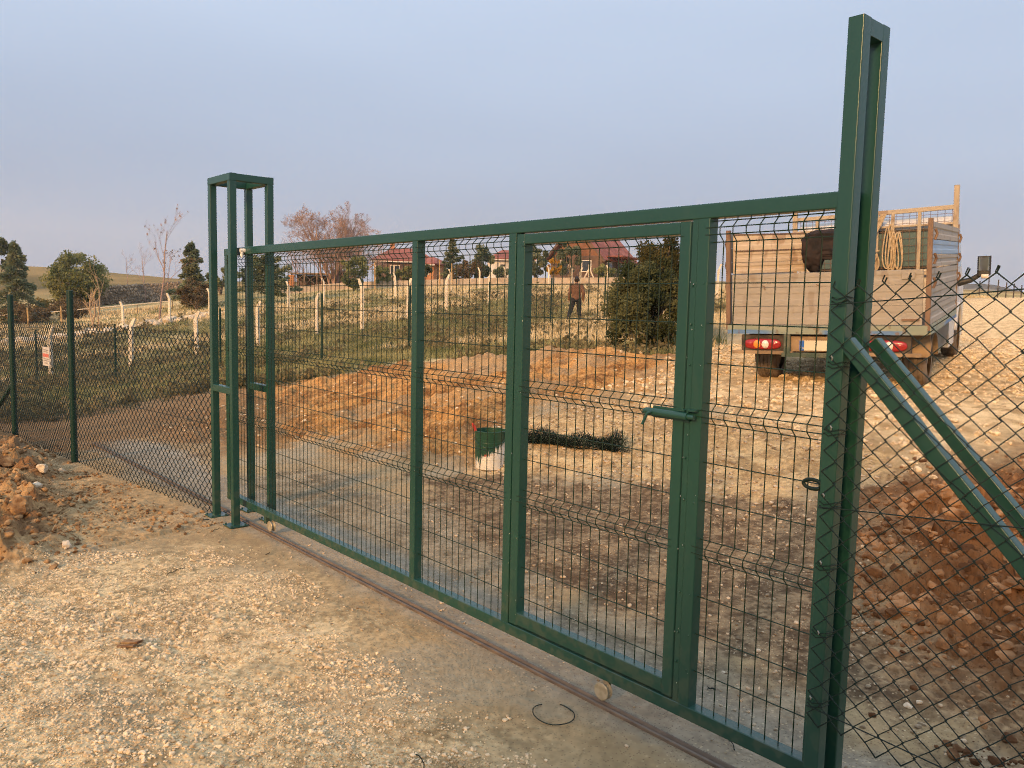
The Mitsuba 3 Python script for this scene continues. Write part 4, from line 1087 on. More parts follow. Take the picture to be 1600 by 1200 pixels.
def rim_fn(p, n, uv):
    w = (p.x - TO[0]) * TW[0] + (p.y - TO[1]) * TW[1] + (p.z - TO[2]) * TW[2]
    a = mikit.fbm(p.x * 6, p.y * 6, p.z * 9, 4)
    c = mikit.mix((0.17, 0.22, 0.18), (0.30, 0.30, 0.22), a)
    c = mikit.mix(c, (0.10, 0.19, 0.34), mikit.smoothstep(0.052, 0.040, w + 0.02 * (a - 0.5)) * mikit.smoothstep(0.36, 0.46, mikit.fbm(p.x * 2, p.y * 2, 3.0, 2)))
    return mikit.mix(c, (0.16, 0.10, 0.06), mikit.smoothstep(0.60, 0.70, mikit.fbm(p.x * 14, p.y * 14, p.z * 14, 3)) * 0.7)


M_RIM = mat('chipped_bed_rim', mikit.proc(rim_fn), 0.6, 0.4)
M_BLUE = mat('blue_stripe', dirty((0.20, 0.30, 0.42), (0.26, 0.36, 0.48), (0.38, 0.34, 0.28)), 0.5, 0.4)
M_CHASSIS = mat('chassis_black', vary((0.035, 0.030, 0.026), (0.10, 0.075, 0.055), 9), 0.8, 0.3)
M_GREENCH = mat('dull_green_frame', vary((0.05, 0.075, 0.055), (0.12, 0.12, 0.085), 9), 0.7, 0.3)
M_MUD = mat('muddy_plastic', vary((0.22, 0.15, 0.09), (0.33, 0.235, 0.145), 8), 0.85, 0.2)
M_TYRE = mat('dusty_tyre', vary((0.10, 0.075, 0.052), (0.20, 0.15, 0.105), 12), 0.9, 0.2)
M_LENS = mat('red_lens', (0.30, 0.012, 0.011), 0.15, 0.6, clearcoat=0.6)
M_AMBER = mat('amber_lens', (0.80, 0.26, 0.03), 0.15, 0.6, clearcoat=0.6)
M_CLEAR = mat('clear_lens', (0.70, 0.62, 0.52), 0.15, 0.6, clearcoat=0.6)
M_CAB = mat('cab_paint', dirty((0.52, 0.49, 0.44), (0.60, 0.57, 0.52), (0.36, 0.29, 0.21)), 0.35, 0.5)
M_GLASSDK = mat('cab_window', (0.10, 0.15, 0.15), 0.08, 0.7)
M_PLATE = mat('plate_white', (0.60, 0.54, 0.40), 0.4, 0.5)
M_PBLUE = mat('plate_blue', (0.03, 0.12, 0.42), 0.4, 0.5)
M_INK = mat('plate_ink', (0.03, 0.03, 0.03), 0.5, 0.3)
M_RACK = mat('rack_paint', dirty((0.34, 0.275, 0.19), (0.44, 0.36, 0.255), (0.20, 0.12, 0.075), 6), 0.6, 0.4)
M_BLACKPL = mat('black_plastic', (0.03, 0.03, 0.03), 0.45, 0.4)
M_MIRROR = mat('mirror_face', (0.75, 0.78, 0.8), 0.06, 0.5, 1.0)
BW, BL = 2.12, 2.92
trk = note('truck', 'dusty old drop side truck standing tail on with raised side boards', 'truck')
part(trk, 'bed_floor', MB().box(K(-BW / 2, BL / 2, 0.045), (BW - 0.02, BL - 0.02, 0.05), TA), M_CHASSIS)
part(trk, 'bed_rim', MB().box(K(-BW / 2, 0.0, 0.052), (BW + 0.01, 0.07, 0.10), TA, 0.006), M_RIM)
part(trk, 'bed_rim', MB().box(K(-0.0, BL / 2 + 0.03, 0.052), (0.06, BL - 0.02, 0.10), TA, 0.006), M_RIM)
part(trk, 'bed_rim', MB().box(K(-BW, BL / 2 + 0.03, 0.052), (0.06, BL - 0.02, 0.10), TA, 0.006), M_RIM)
tg = f'{trk}__tailgate'
for w0, w1 in ((0.108, 0.32), (0.323, 0.535), (0.538, 0.69)):
    part(tg, 'board', ribbed(-BW + 0.05, -0.012, -0.05, -0.012, w0, w1, 0.03, 1, 0.004), M_BOARD)
part(tg, 'latch', MB().box(K(-0.16, -0.036, 0.165), (0.17, 0.02, 0.022), TA), M_BRUST)
part(tg, 'latch', MB().box(K(-0.19, -0.034, 0.63), (0.12, 0.02, 0.07), TA), M_BOARD)
for q in (-1.72, -1.12):
    part(tg, 'hinge_mark', MB().tube([K(q, -0.031, 0.56), K(q + 0.03, -0.033, 0.545), K(q + 0.035, -0.032, 0.51)], 0.006, 5), M_BRUST)
for nm, u in (('side_board', 0.005), ('side_board', -BW - 0.005)):
    a, b = ((u, 0.04, u, BL)) [:2], (u, BL)
    run = (u, 0.04, u, BL) if u > -1 else (u, BL, u, 0.04)
    for w0, w1 in ((0.108, 0.30), (0.303, 0.50), (0.503, 0.695), (0.71, 0.84), (1.0, 1.18)):
        part(trk, nm, ribbed(*run, w0, w1, 0.03, 1, 0.010), M_BOARD)
    part(trk, nm, ribbed(*run, 0.843, 0.997, 0.03, 1, 0.006), M_BLUE if u > -1 else M_BOARD, label='drop side board with a blue painted stripe' if u > -1 else None)
for u in (0.0, -BW):
    for v in (-0.005, BL + 0.03):
        part(trk, 'corner_post', MB().box(K(u, v, 0.63 + (0.02 if v > 1 else 0)), (0.048, 0.05, 1.16), TA, 0.005), M_BRUST)
    for w in (0.55, 0.80, 1.05):
        for v in (0.05, BL - 0.04):
            part(trk, 'latch', MB().tube([K(u + (0.04 if u > -1 else -0.04), v, w + 0.05), K(u + (0.055 if u > -1 else -0.055), v + 0.02, w), K(u + (0.035 if u > -1 else -0.035), v + 0.01, w - 0.06)], 0.014, 6), M_BRUST)
# upper tail panel, hinged on the left post and swung inwards
hx = -BW + 0.05
hd = np.array([0.60, 0.80])
for w0, w1 in ((0.70, 0.83), (0.833, 0.97), (0.973, 1.15)):
    part(f'{trk}__swing_panel', 'board', ribbed(hx, 0.03, hx + 1.02 * hd[0], 0.03 + 1.02 * hd[1], w0, w1, 0.025, 1, 0.008), M_CREAM)
part(f'{trk}__swing_panel', 'frame', MB().bar(K(hx + 0.01, 0.025, 0.965), K(hx + 1.0 * hd[0], 0.025 + 1.0 * hd[1], 0.965), 0.028, 0.014, 0.003).bar(K(hx, 0.03, 1.155), K(hx + 1.02 * hd[0], 0.03 + 1.02 * hd[1], 1.155), 0.035, 0.02, 0.004).bar(K(hx + 1.02 * hd[0], 0.03 + 1.02 * hd[1], 0.70), K(hx + 1.02 * hd[0], 0.03 + 1.02 * hd[1], 1.16), 0.03, 0.03, 0.004), M_BRUST)
# rear under the bed
part(trk, 'bumper', MB().box(K(-BW + 0.40, -0.01, -0.215), (0.70, 0.05, 0.035), TA, 0.006), M_MUD)
part(trk, 'bumper', MB().box(K(-0.40, -0.01, -0.215), (0.70, 0.05, 0.035), TA, 0.006), M_MUD)
part(trk, 'bumper', MB().box(K(-BW / 2, -0.02, -0.235), (0.86, 0.06, 0.045), TA, 0.006).box(K(-BW / 2 - 0.37, -0.02, -0.11), (0.07, 0.06, 0.22), TA, 0.006).box(K(-BW / 2 + 0.37, -0.02, -0.11), (0.07, 0.06, 0.22), TA, 0.006), M_GREENCH)
part(trk, 'rear_panel', MB().box(K(-BW / 2, 0.03, -0.115), (0.68, 0.015, 0.17), TA), M_MUD)
for cu in (-BW + 0.40, -0.40):
    part(trk, 'lamp_housing', MB().box(K(cu, 0.05, -0.11), (0.50, 0.08, 0.19), TA, 0.01), M_CHASSIS)
    lamp = part(trk, 'tail_light', MB().mesh(trimesh.Trimesh(*(lambda s: (K(cu, 0.0, -0.12) + (np.sign(s.vertices) * np.abs(s.vertices) ** np.array([0.55, 1, 0.8]) * np.array([0.215, 0.03, 0.062])) @ TA, s.faces))(trimesh.creation.icosphere(subdivisions=3)), process=False)), M_LENS, smooth=True)
    for o, mt, nm in ((-0.055, M_AMBER, 'amber_lens'), (0.04, M_CLEAR, 'clear_lens')):
        s = trimesh.creation.icosphere(subdivisions=2)
        part(lamp, nm, (K(cu + o, -0.016, -0.12) + (s.vertices * np.array([0.046, 0.030, 0.050])) @ TA, s.faces), mt, smooth=True)
    for o in (-0.14, 0.14):
        s = trimesh.creation.icosphere(subdivisions=2)
        part(lamp, 'reflector', (K(cu + o, -0.012, -0.12) + (s.vertices * np.array([0.038, 0.02, 0.038])) @ TA, s.faces), M_LENS, smooth=True)
pl = part(trk, 'number_plate', MB().box(K(-BW / 2 + 0.02, 0.012, -0.13), (0.52, 0.012, 0.115), TA, 0.003), M_PLATE)
part(pl, 'country_band', MB().box(K(-BW / 2 - 0.215, 0.004, -0.13), (0.05, 0.006, 0.112), TA), M_PBLUE)
tx = meshkit.text_mesh('TR', 0.026, 0.002)
part(pl, 'lettering', (K(-BW / 2 - 0.235, 0.0, -0.172) + tx.vertices[:, :1] * TU + tx.vertices[:, 1:2] * TW - tx.vertices[:, 2:] * TVv, tx.faces), M_PLATE)
part(trk, 'chassis_rail', MB().box(K(-BW / 2 - 0.38, 2.3, -0.10), (0.08, 4.4, 0.16), TA), M_CHASSIS)
part(trk, 'chassis_rail', MB().box(K(-BW / 2 + 0.38, 2.3, -0.10), (0.08, 4.4, 0.16), TA), M_CHASSIS)
part(trk, 'axle', MB().tube([K(-BW + 0.1, 0.72, -0.27), K(-0.1, 0.72, -0.27)], 0.05, 8).mesh(trimesh.Trimesh(*(lambda s: (K(-BW / 2, 0.72, -0.27) + s.vertices * 0.13, s.faces))(trimesh.creation.icosphere(subdivisions=2)), process=False)), M_CHASSIS)
part(trk, 'exhaust', MB().tube([K(-0.62, 0.9, -0.26), K(-0.60, 0.2, -0.25), K(-0.57, 0.10, -0.27)], 0.035, 10), M_CHASSIS, smooth=40)


def wheel(cu, cv, cw, r, wd):
    m = MB()
    pr = [(-wd / 2, r * 0.62), (-wd / 2 - 0.004, r * 0.80), (-wd / 2 + 0.012, r * 0.95), (-wd / 2 + 0.03, r)]
    for k in range(4):
        c = -wd / 2 + 0.03 + (wd - 0.06) * (k + 0.5) / 4
        e = (wd - 0.06) / 8
        pr += [(c - e * 0.9, r), (c + e * 0.7, r), (c + e * 0.75, r - 0.012), (c + e * 1.05, r - 0.012)]
    pr += [(wd / 2 - 0.03, r), (wd / 2 - 0.012, r * 0.95), (wd / 2 + 0.004, r * 0.80), (wd / 2, r * 0.62)]
    n = 30
    pr = np.array(pr)
    aa = np.arange(n) * 2 * np.pi / n
    v = np.array([[K(cu + a, cv + b * math.cos(t), cw + b * math.sin(t)) for a, b in pr] for t in aa]).reshape(-1, 3)
    P = len(pr)
    f = []
    for q in range(n):
        for s in range(P - 1):
            a, b = q * P + s, ((q + 1) % n) * P + s
            f += [[a, a + 1, b + 1], [a, b + 1, b]]
    w = f'{trk}__wheel'
    k = _used.get(w, 0)
    _used[w] = k + 1
    wk = w if k == 0 else f'{w}_{k:03d}'
    part(wk, 'tyre', (v, np.array(f)), M_TYRE, smooth=35)
    rm = MB().tube([K(cu - wd * 0.3, cv, cw), K(cu + wd * 0.30, cv, cw), K(cu + wd * 0.42, cv, cw)], [r * 0.63, r * 0.63, r * 0.2], 18)
    part(wk, 'rim', rm, M_MUD, smooth=40)


RW_ = 0.325
for cu, cv in ((-0.17, 0.72), (-BW + 0.30, 0.72), (-0.14, 4.15), (-BW + 0.16, 4.15)):
    base = K(cu, cv, 0)
    cw = (gz(base[0], base[1]) + RW_ - 0.02 - base[2]) / TW[2]
    wheel(cu, cv, cw, RW_, 0.24 if cv < 2 else 0.2)
for cu in (-0.15, -BW + 0.30):
    fl2 = MB()
    tt = np.linspace(math.radians(20), math.radians(172), 12)
    ring = []
    for t_ in tt:
        for du in (-0.15, 0.15):
            ring.append(K(cu + du, 0.72 - 0.40 * math.cos(t_), -0.36 + 0.40 * math.sin(t_) * 0.78))
    v = np.array(ring)
    f = [[2 * q, 2 * q + 1, 2 * q + 3] for q in range(11)] + [[2 * q, 2 * q + 3, 2 * q + 2] for q in range(11)]
    v2 = np.vstack([v, v + TW * 0.012])
    f = np.array(f)
    part(trk, 'mud_flap', MB().add(v2, np.vstack([f, f[:, ::-1] + len(v)])).box(K(cu, 0.33, -0.12), (0.30, 0.015, 0.30), TA), M_MUD, smooth=40)
# cab
cab = f'{trk}__cab'
side = [(2.98, -0.42), (3.70, -0.42), (3.74, -0.10), (4.0, 0.06), (4.30, 0.06), (4.56, -0.10), (4.62, -0.42), (5.05, -0.40), (5.10, 0.10), (5.02, 0.42), (4.62, 0.62), (4.05, 1.30), (3.85, 1.38), (3.10, 1.36), (2.98, 1.25)]
cm = MB().prism(side[::-1], K(-BW + 0.06, 0, 0), np.array([TVv, TW, TU]), BW - 0.12)
part(cab, 'shell', cm, M_CAB)
part(cab, 'rear_window', MB().box(K(-BW / 2, 2.965, 0.93), (1.55, 0.02, 0.46), TA, 0.02), M_GLASSDK)
part(cab, 'window_seal', MB().box(K(-BW / 2, 2.975, 0.93), (1.63, 0.02, 0.54), TA, 0.02), M_BLACKPL)
part(cab, 'side_window', MB().prism([(3.25, 0.66), (4.35, 0.66), (3.98, 1.18), (3.25, 1.18)], K(-0.055, 0, 0), np.array([TVv, TW, TU]), 0.008), M_GLASSDK)
part(cab, 'arch_trim', MB().tube([K(-0.05, 4.15 + 0.42 * math.cos(a_), -0.30 + 0.42 * math.sin(a_)) for a_ in np.linspace(0.05, 3.0, 14)], 0.03, 6), M_CAB, smooth=True)
part(cab, 'windscreen', MB().box(K(-BW / 2, 4.36, 0.98), (1.7, 0.02, 0.72), np.array([TU, TVv * 0.77 + TW * 0.64, TW * 0.77 - TVv * 0.64])), M_GLASSDK)
mr = part(trk, 'mirror', MB().box(K(0.27, 3.98, 0.66), (0.17, 0.07, 0.28), TA, 0.03).tube([K(-0.06, 4.02, 0.42), K(0.10, 4.02, 0.46), K(0.24, 4.0, 0.55)], [0.05, 0.04, 0.03], 8), M_BLACKPL, smooth=50)
part(mr, 'glass', MB().box(K(0.27, 3.943, 0.69), (0.135, 0.006, 0.19), TA, 0.02), M_MIRROR)
part(mr, 'marker_lamp', MB().tube([K(0.24, 3.96, 0.515), K(0.33, 3.96, 0.515)], 0.035, 8), M_CLEAR, smooth=True)
# headboard rack of bars and mesh in front of the bed
rk = f'{trk}__rack'
for u, w1 in ((-0.02, 1.72), (-BW + 0.02, 1.66)):
    part(rk, 'post', MB().box(K(u, BL + 0.01, w1 / 2 + 0.05), (0.065, 0.05, w1 - 0.05), TA, 0.005), M_RACK)
for u in (-0.45, -0.78, -0.98, -1.12, -1.42, -1.78):
    part(rk, 'bar', MB().box(K(u, BL - 0.03, 0.99), (0.045, 0.03, 0.86), TA, 0.004), M_RACK)
part(rk, 'rail', MB().bar(K(-BW + 0.05, BL - 0.01, 1.42), K(-0.05, BL - 0.01, 1.46), 0.04, 0.06, 0.005), M_RACK)
part(rk, 'rail', MB().bar(K(-BW + 0.05, BL - 0.01, 1.24), K(-0.05, BL - 0.01, 1.25), 0.03, 0.03, 0.005), M_RACK)
part(rk, 'rail', MB().bar(K(-BW + 0.05, BL - 0.02, 0.60), K(-0.05, BL - 0.02, 0.60), 0.04, 0.05, 0.005), M_RACK)
nt = MB()
for u in np.arange(-BW + 0.1, -0.05, 0.085):
    nt.tube([K(u, BL + 0.0, 0.62), K(u, BL + 0.0, 1.43)], 0.003, 4)
for w in np.arange(0.68, 1.42, 0.10):
    nt.tube([K(-BW + 0.05, BL + 0.004, w), K(-0.05, BL + 0.004, w)], 0.003, 4)
part(rk, 'netting', nt, M_BRUST, kind='stuff')
# rope and bag
M_ROPE = mat('rope_fibre', vary((0.42, 0.31, 0.18), (0.56, 0.44, 0.28), 30), 0.9, 0.1)
rope = MB()
rg = np.random.default_rng(91)
for s in range(11):
    u0 = -0.72 - 0.030 * s + rg.normal(0, 0.008)
    wt = 1.20 + rg.normal(0, 0.03) - 0.02 * abs(s - 5) + (0.05 if s < 6 else -0.25)
    wb = 0.56 + rg.random() * 0.12
    wid = 0.05 + 0.05 * rg.random()
    t = np.linspace(0, 2 * np.pi, 26)
    uu = u0 + (0.03 if s < 6 else -0.10) + wid * np.sin(t) * (0.35 + 0.65 * (1 + np.cos(t)) / 2)
    ww = (wt + wb) / 2 - (wt - wb) / 2 * np.cos(t)
    ww = np.where(np.cos(t) > 0, ww, ww)
    rope.tube([K(a, BL - 0.075 - 0.012 * (s % 3), b) for a, b in zip(uu, ww)], 0.0095, 6, False)
for s in range(4):
    u0 = -1.02 - 0.02 * s
    rope.tube([K(u0 + 0.16, BL - 0.09, 1.42), K(u0 + 0.10, BL - 0.10, 1.28), K(u0 - 0.05, BL - 0.09, 1.0), K(u0 + 0.04 * s, BL - 0.10, 0.86), K(u0 - 0.12 + 0.05 * s, BL - 0.08, 0.66)], 0.0095, 6, False)
rope.tube([K(-1.18, BL - 0.11, 0.92), K(-1.05, BL - 0.115, 0.90), K(-0.93, BL - 0.11, 0.93)], 0.012, 6)
scene['rope'] = mikit.ply(rope.get(), M_ROPE, smooth=True)
note('rope', 'pale coiled rope hanging on the truck rack in front of the cab window', 'rope')
M_BAG = mat('dark_sacking', vary((0.010, 0.008, 0.008), (0.032, 0.021, 0.018), 10), 0.75, 0.3)
sb = trimesh.creation.icosphere(subdivisions=4)
bv = np.sign(sb.vertices) * np.abs(sb.vertices) ** 0.6 * np.array([0.31, 0.12, 0.17])
bv[:, 2] += np.where(bv[:, 2] < 0, -0.17 * np.clip(-0.3 - sb.vertices[:, 0], -0.2, 0.5) * 0 - 0.16 * (sb.vertices[:, 0] < -0.15) * np.clip(-sb.vertices[:, 2], 0, 1), 0)
bv *= 1 + 0.45 * (meshkit.fbm(sb.vertices * 3.6, 4, seed=4)[:, None] - 0.5)
bc = K(-1.12, 0.62, 1.0)
scene['bag'] = mikit.ply((bc + bv @ TA, sb.faces), M_BAG, smooth=True)
note('bag', 'dark brown sack hung on the inner edge of the swung truck panel', 'bag')

# ------------------------------------------------------------------ vegetation
def leafmat(name, c0, c1, scale=1.2):
    name = 'mat_' + name
    scene[name] = {'type': 'principledthin', 'base_color': vary(c0, c1, scale, 3), 'roughness': 0.65, 'diff_trans': 0.7, 'spec_trans': 0.0}
    return name


L_SPRUCE = leafmat('spruce_needles', (0.095, 0.125, 0.080), (0.24, 0.25, 0.14), 0.9)
L_CEDAR = leafmat('cedar_needles', (0.13, 0.165, 0.095), (0.30, 0.30, 0.165), 0.9)
L_BUSH = leafmat('bush_leaves', (0.11, 0.14, 0.06), (0.30, 0.29, 0.12), 0.8)
L_OLIVE = leafmat('olive_leaves', (0.050, 0.066, 0.030), (0.15, 0.155, 0.072), 2.2)
L_YELLOW = leafmat('yellow_leaves', (0.42, 0.22, 0.03), (0.60, 0.36, 0.06), 1.5)
L_BROWN = leafmat('dry_leaves', (0.095, 0.068, 0.038), (0.19, 0.135, 0.075), 1.5)
L_RUST = leafmat('rust_leaves', (0.32, 0.15, 0.075), (0.50, 0.27, 0.13), 3)
M_TRUNK = mat('brown_bark', vary((0.12, 0.085, 0.06), (0.24, 0.18, 0.13), 6), 0.9, 0.1)
M_PALETRUNK = mat('pale_bark', vary((0.34, 0.23, 0.14), (0.48, 0.35, 0.22), 6), 0.9, 0.1)
M_PINKTWIG = mat('pinkish_twigs', vary((0.24, 0.155, 0.125), (0.38, 0.255, 0.20), 1.0), 0.9, 0.1)


def leaves(centers, size, rg, aspect=2.2, up=0.0, dirs=None):
    """One kite (two triangles) at each centre, turned at random."""
    n = len(centers)
    a = rg.normal(size=(n, 3)) if dirs is None else dirs + rg.normal(size=(n, 3)) * 0.35
    a[:, 2] += up
    a /= np.linalg.norm(a, axis=1, keepdims=True)
    b = np.cross(a, rg.normal(size=(n, 3)))
    b /= np.maximum(np.linalg.norm(b, axis=1, keepdims=True), 1e-6)
    s = (size * (0.6 + 0.8 * rg.random(n)))[:, None]
    v = np.stack([centers - a * s * aspect / 2, centers + b * s / 2, centers + a * s * aspect / 2, centers - b * s / 2], 1).reshape(-1, 3)
    i = np.arange(n)[:, None] * 4
    return v, np.vstack([i + [0, 1, 2], i + [0, 2, 3]])


def plant(name, x, y, label, group=None, cat='tree'):
    key = note(numbered(name), label, cat, group)
    return key, np.array([x, y, gz(x, y) - 0.05])


def conifer(name, x, y, h, r, label, seed, lm, ls=0.16, n=5200, bare=0.12, droop=0.25, power=0.9, top=1.0, cat='tree'):
    rg = np.random.default_rng(seed)
    key, b = plant(name, x, y, label, cat=cat)
    lean = rg.normal(0, 0.015, 2)
    tr = MB().tube([b, b + [lean[0] * h, lean[1] * h, h * 0.5], b + [lean[0] * h, lean[1] * h, h * 0.98]], [h * 0.022, h * 0.014, h * 0.003], 7)
    C, D = [], []
    nb = int(14 + h * 4.2)
    per = n // nb
    for k in range(nb):
        t = (k + rg.random()) / nb
        z = h * (bare + (1 - bare) * t)
        L = r * ((1 - t) ** power) * (0.50 + 0.72 * rg.random()) + 0.05 * r
        a = k * 2.39996 + rg.normal(0, 0.3)
        d = np.array([math.cos(a), math.sin(a), 0])
        rise = (0.25 - droop + 0.5 * t) * L
        q = rg.random(per) ** 0.7
        base = b + np.array([lean[0] * h, lean[1] * h, z])
        spread = 0.17 * L * (1 - q) + 0.05 * L + 0.015 * r
        side = np.array([-d[1], d[0], 0])
        o = rg.normal(size=per) * spread
        pts = base + d * (L * q)[:, None] + side * o[:, None] + np.array([0, 0, 1.0]) * (rise * q - droop * L * q * q - 0.16 * np.abs(o) + rg.normal(0, 0.04 * r, per))[:, None]
        C.append(pts)
        D.append(d + side * np.sign(o)[:, None] * 0.7 + np.array([0, 0, -0.15]))
        e = base + d * L * 0.85 + np.array([0, 0, rise * 0.85 - droop * L * 0.7])
        tr.tube([base, (base + e) / 2 + [0, 0, 0.03 * L], e], [0.012 * h * (1 - t) * 0.5 + 0.006, 0.008, 0.004], 3, False)
    C, D = np.vstack(C), np.vstack(D)
    part(key, 'trunk', tr, M_TRUNK)
    part(key, 'crown', leaves(C, ls, rg, 2.6, dirs=D), lm)
    return key


def bushy(name, x, y, h, r, label, seed, lm, ls=0.11, n=6000, stem=0.15, clumps=42, flat=0.0, cat='tree', ragged=0.35, trunkmat=None, z0=0.08):
    rg = np.random.default_rng(seed)
    key, b = plant(name, x, y, label, cat=cat)
    u = rg.normal(size=(clumps, 3))
    u /= np.linalg.norm(u, axis=1, keepdims=True)
    rr = 0.55 + 0.45 * rg.random(clumps) ** 0.5
    hh = h * (1 - stem)
    cen = b + [0, 0, h * stem + hh * 0.5] + u * rr[:, None] * np.array([r * (1 - ragged * 0.5), r * (1 - ragged * 0.5), hh * 0.5 * 0.86])
    cen += rg.normal(0, ragged * 0.10 * r, cen.shape)
    w = rg.random(clumps) + 0.4
    idx = rg.choice(clumps, n, p=w / w.sum())
    g = rg.normal(size=(n, 3))
    g /= np.linalg.norm(g, axis=1, keepdims=True)
    cr = r * (0.13 + 0.19 * rg.random(clumps))
    pts = cen[idx] + g * (cr[idx] * rg.random(n) ** 0.40)[:, None]
    pts[:, 2] = np.maximum(pts[:, 2], b[2] + 0.05 + z0 * h * rg.random(n))
    tr = MB()
    for k in range(min(9, clumps)):
        c = cen[k * (clumps // 9)]
        m = b + (c - b) * np.array([0.35, 0.35, 0.5])
        tr.tube([b + rg.normal(0, 0.02 * r, 3) * [1, 1, 0], m, c], [0.022 * h * 0.7 + 0.01, 0.012 * h * 0.7 + 0.006, 0.005], 5, False)
    part(key, 'trunk', tr, trunkmat or M_TRUNK)
    part(key, 'crown', leaves(pts, ls, rg, 1.8, dirs=g * 0.6 + rg.normal(size=(n, 3)) * 0.5), lm)
    return key


def bare_tree(name, x, y, h, label, seed, mt, spread=0.5, levels=4, kids=4, r0=0.016, first=0.35, leaf=None, nleaf=0, leafsize=0.12, stems=1, upness=0.35, cat='tree', twig=0.004, fan=0.22):
    rg = np.random.default_rng(seed)
    key, b = plant(name, x, y, label, cat=cat)
    m, tips = MB(), []

    def grow(p, d, L, r, lev):
        d = d / np.linalg.norm(d)
        seg = 4 if lev == 0 else 3
        pts = [p]
        dd = d.copy()
        for q in range(seg):
            dd = dd + rg.normal(0, 0.10 + 0.04 * lev, 3)
            dd[2] += upness * 0.12 * lev
            dd /= np.linalg.norm(dd)
            pts.append(pts[-1] + dd * L / seg)
        pts = np.array(pts)
        m.tube(pts, np.linspace(r, max(r * 0.45, twig * 0.7), seg + 1), 5 if lev < 2 else 3, False)
        if lev + 1 >= levels:
            tips.append(pts[-1])
            return
        nk = kids + (3 if lev == 0 else 0)
        for q in range(nk):
            t = first + (1 - first) * (q + rg.random()) / nk if lev == 0 else 0.25 + 0.75 * (q + rg.random()) / nk
            f = t * seg
            i0 = min(int(f), seg - 1)
            pp = pts[i0] + (pts[i0 + 1] - pts[i0]) * (f - i0)
            s = rg.normal(size=3)
            s -= dd * (s @ dd)
            s /= np.linalg.norm(s)
            nd = dd * (1 - spread) + s * spread
            nd[2] += upness * 0.5
            grow(pp, nd, L * (0.58 if lev else 0.42) * (1.15 - 0.5 * t) * (0.8 + 0.4 * rg.random()), max(r * (1 - 0.6 * t) * 0.5, twig), lev + 1)

    for s in range(stems):
        d = np.array([rg.normal(0, fan * (stems > 1)), rg.normal(0, fan * (stems > 1)), 1.0])
        grow(b + rg.normal(0, 0.03 * h * (stems > 1), 3) * [1, 1, 0], d, h * (0.82 if stems == 1 else 0.62), h * r0, 0)
    part(key, 'trunk', m, mt)
    if leaf:
        tips = np.array(tips)
        z = tips[:, 2]
        pick = tips[np.argsort(-z + rg.normal(0, 0.2 * h, len(z)))[:nleaf]]
        part(key, 'leaves', leaves(pick + rg.normal(0, 0.04, pick.shape), leafsize, rg, 1.5), leaf, kind='stuff')
    return key


conifer('cedar_tree', *(-70.89, 10.40), 6.1, 2.7, 'dark drooping cedar at the far left edge', 1, L_CEDAR, 0.105, 9500, 0.05, 0.42, 1.0)
bushy('pine_tree', *(-102.72, 14.21), 5.9, 3.0, 'brownish pine top cut by the left edge, behind the cedar', 2, L_OLIVE, 0.20, 2500, 0.4, 24)
bushy('round_tree', *(-76.82, 15.98), 5.0, 2.75, 'large round dark green shrub tree in front of the brown hill', 3, L_BUSH, 0.13, 9500, 0.10, 60, ragged=0.35)
bare_tree('sapling', *(-53.77, 11.44), 4.1, 'bare pale sapling forking low, before the round shrub tree', 4, M_PALETRUNK, 0.42, 3, 3, 0.014, 0.3, stems=2, upness=0.5, twig=0.010)
bare_tree('sapling', *(-54.55, 12.08), 4.3, 'bare upright sapling just right of the forked one', 5, M_PALETRUNK, 0.35, 3, 2, 0.014, 0.35, upness=0.5, twig=0.010)
bare_tree('young_tree', *(-56.18, 16.30), 7.6, 'tall slim bare tree with a few orange leaves at its top', 6, M_PINKTWIG, 0.45, 4, 3, 0.009, 0.35, L_RUST, 60, 0.12, upness=0.45, twig=0.006)
bare_tree('young_tree', *(-77.96, 22.19), 5.4, 'short thin leafless tree left of the tall slim one', 7, M_PINKTWIG, 0.4, 4, 3, 0.009, 0.3, upness=0.5, twig=0.007)
bare_tree('young_tree', *(-76.54, 23.81), 5.2, 'wispy leafless tree between the tall slim tree and the fir', 8, M_PINKTWIG, 0.45, 4, 3, 0.008, 0.25, L_BROWN, 40, 0.12, upness=0.4, twig=0.007)
bare_tree('young_tree', *(-105.89, 28.73), 4.4, 'faint bare tree top on the brown hill crest', 9, M_PINKTWIG, 0.5, 4, 3, 0.010, 0.3, upness=0.3, twig=0.008)
conifer('fir_tree', *(-64.94, 21.78), 5.2, 2.2, 'green fir with a ragged top left of the open box frame', 10, L_CEDAR, 0.11, 9000, 0.04, 0.18, 0.85)
bushy('brown_shrub', *(-61.64, 20.91), 2.6, 1.7, 'dull brown shrub at the foot of the ragged fir', 11, L_BROWN, 0.12, 1600, 0.05, 20, cat='shrub')
bushy('small_tree', *(-78.38, 29.47), 3.2, 1.4, 'small green tree seen through the legs of the box frame', 12, L_BUSH, 0.14, 1800, 0.2, 18)
conifer('cedar_tree', *(-58.08, 25.02), 3.6, 2.5, 'dark spreading cedar right behind the box frame', 13, L_CEDAR, 0.115, 6500, 0.25, 0.15, 0.55)
bare_tree('leafless_tree', *(-70.88, 37.94), 10.6, 'wide pinkish leafless tree with a fan of fine twigs', 14, M_PINKTWIG, 0.52, 5, 5, 0.010, 0.12, L_RUST, 160, 0.12, stems=14, upness=0.24, twig=0.0095, fan=0.38)
bushy('dark_tree', *(-62.51, 35.25), 3.4, 1.45, 'dark green bush below the right side of the pinkish tree', 15, L_BUSH, 0.13, 3500, 0.10, 26, cat='bush')
bare_tree('leafless_tree', *(-76.81, 37.35), 6.4, 'thinner leafless tree left of the wide pinkish one', 16, M_PINKTWIG, 0.5, 4, 4, 0.010, 0.2, stems=3, upness=0.35, twig=0.009)
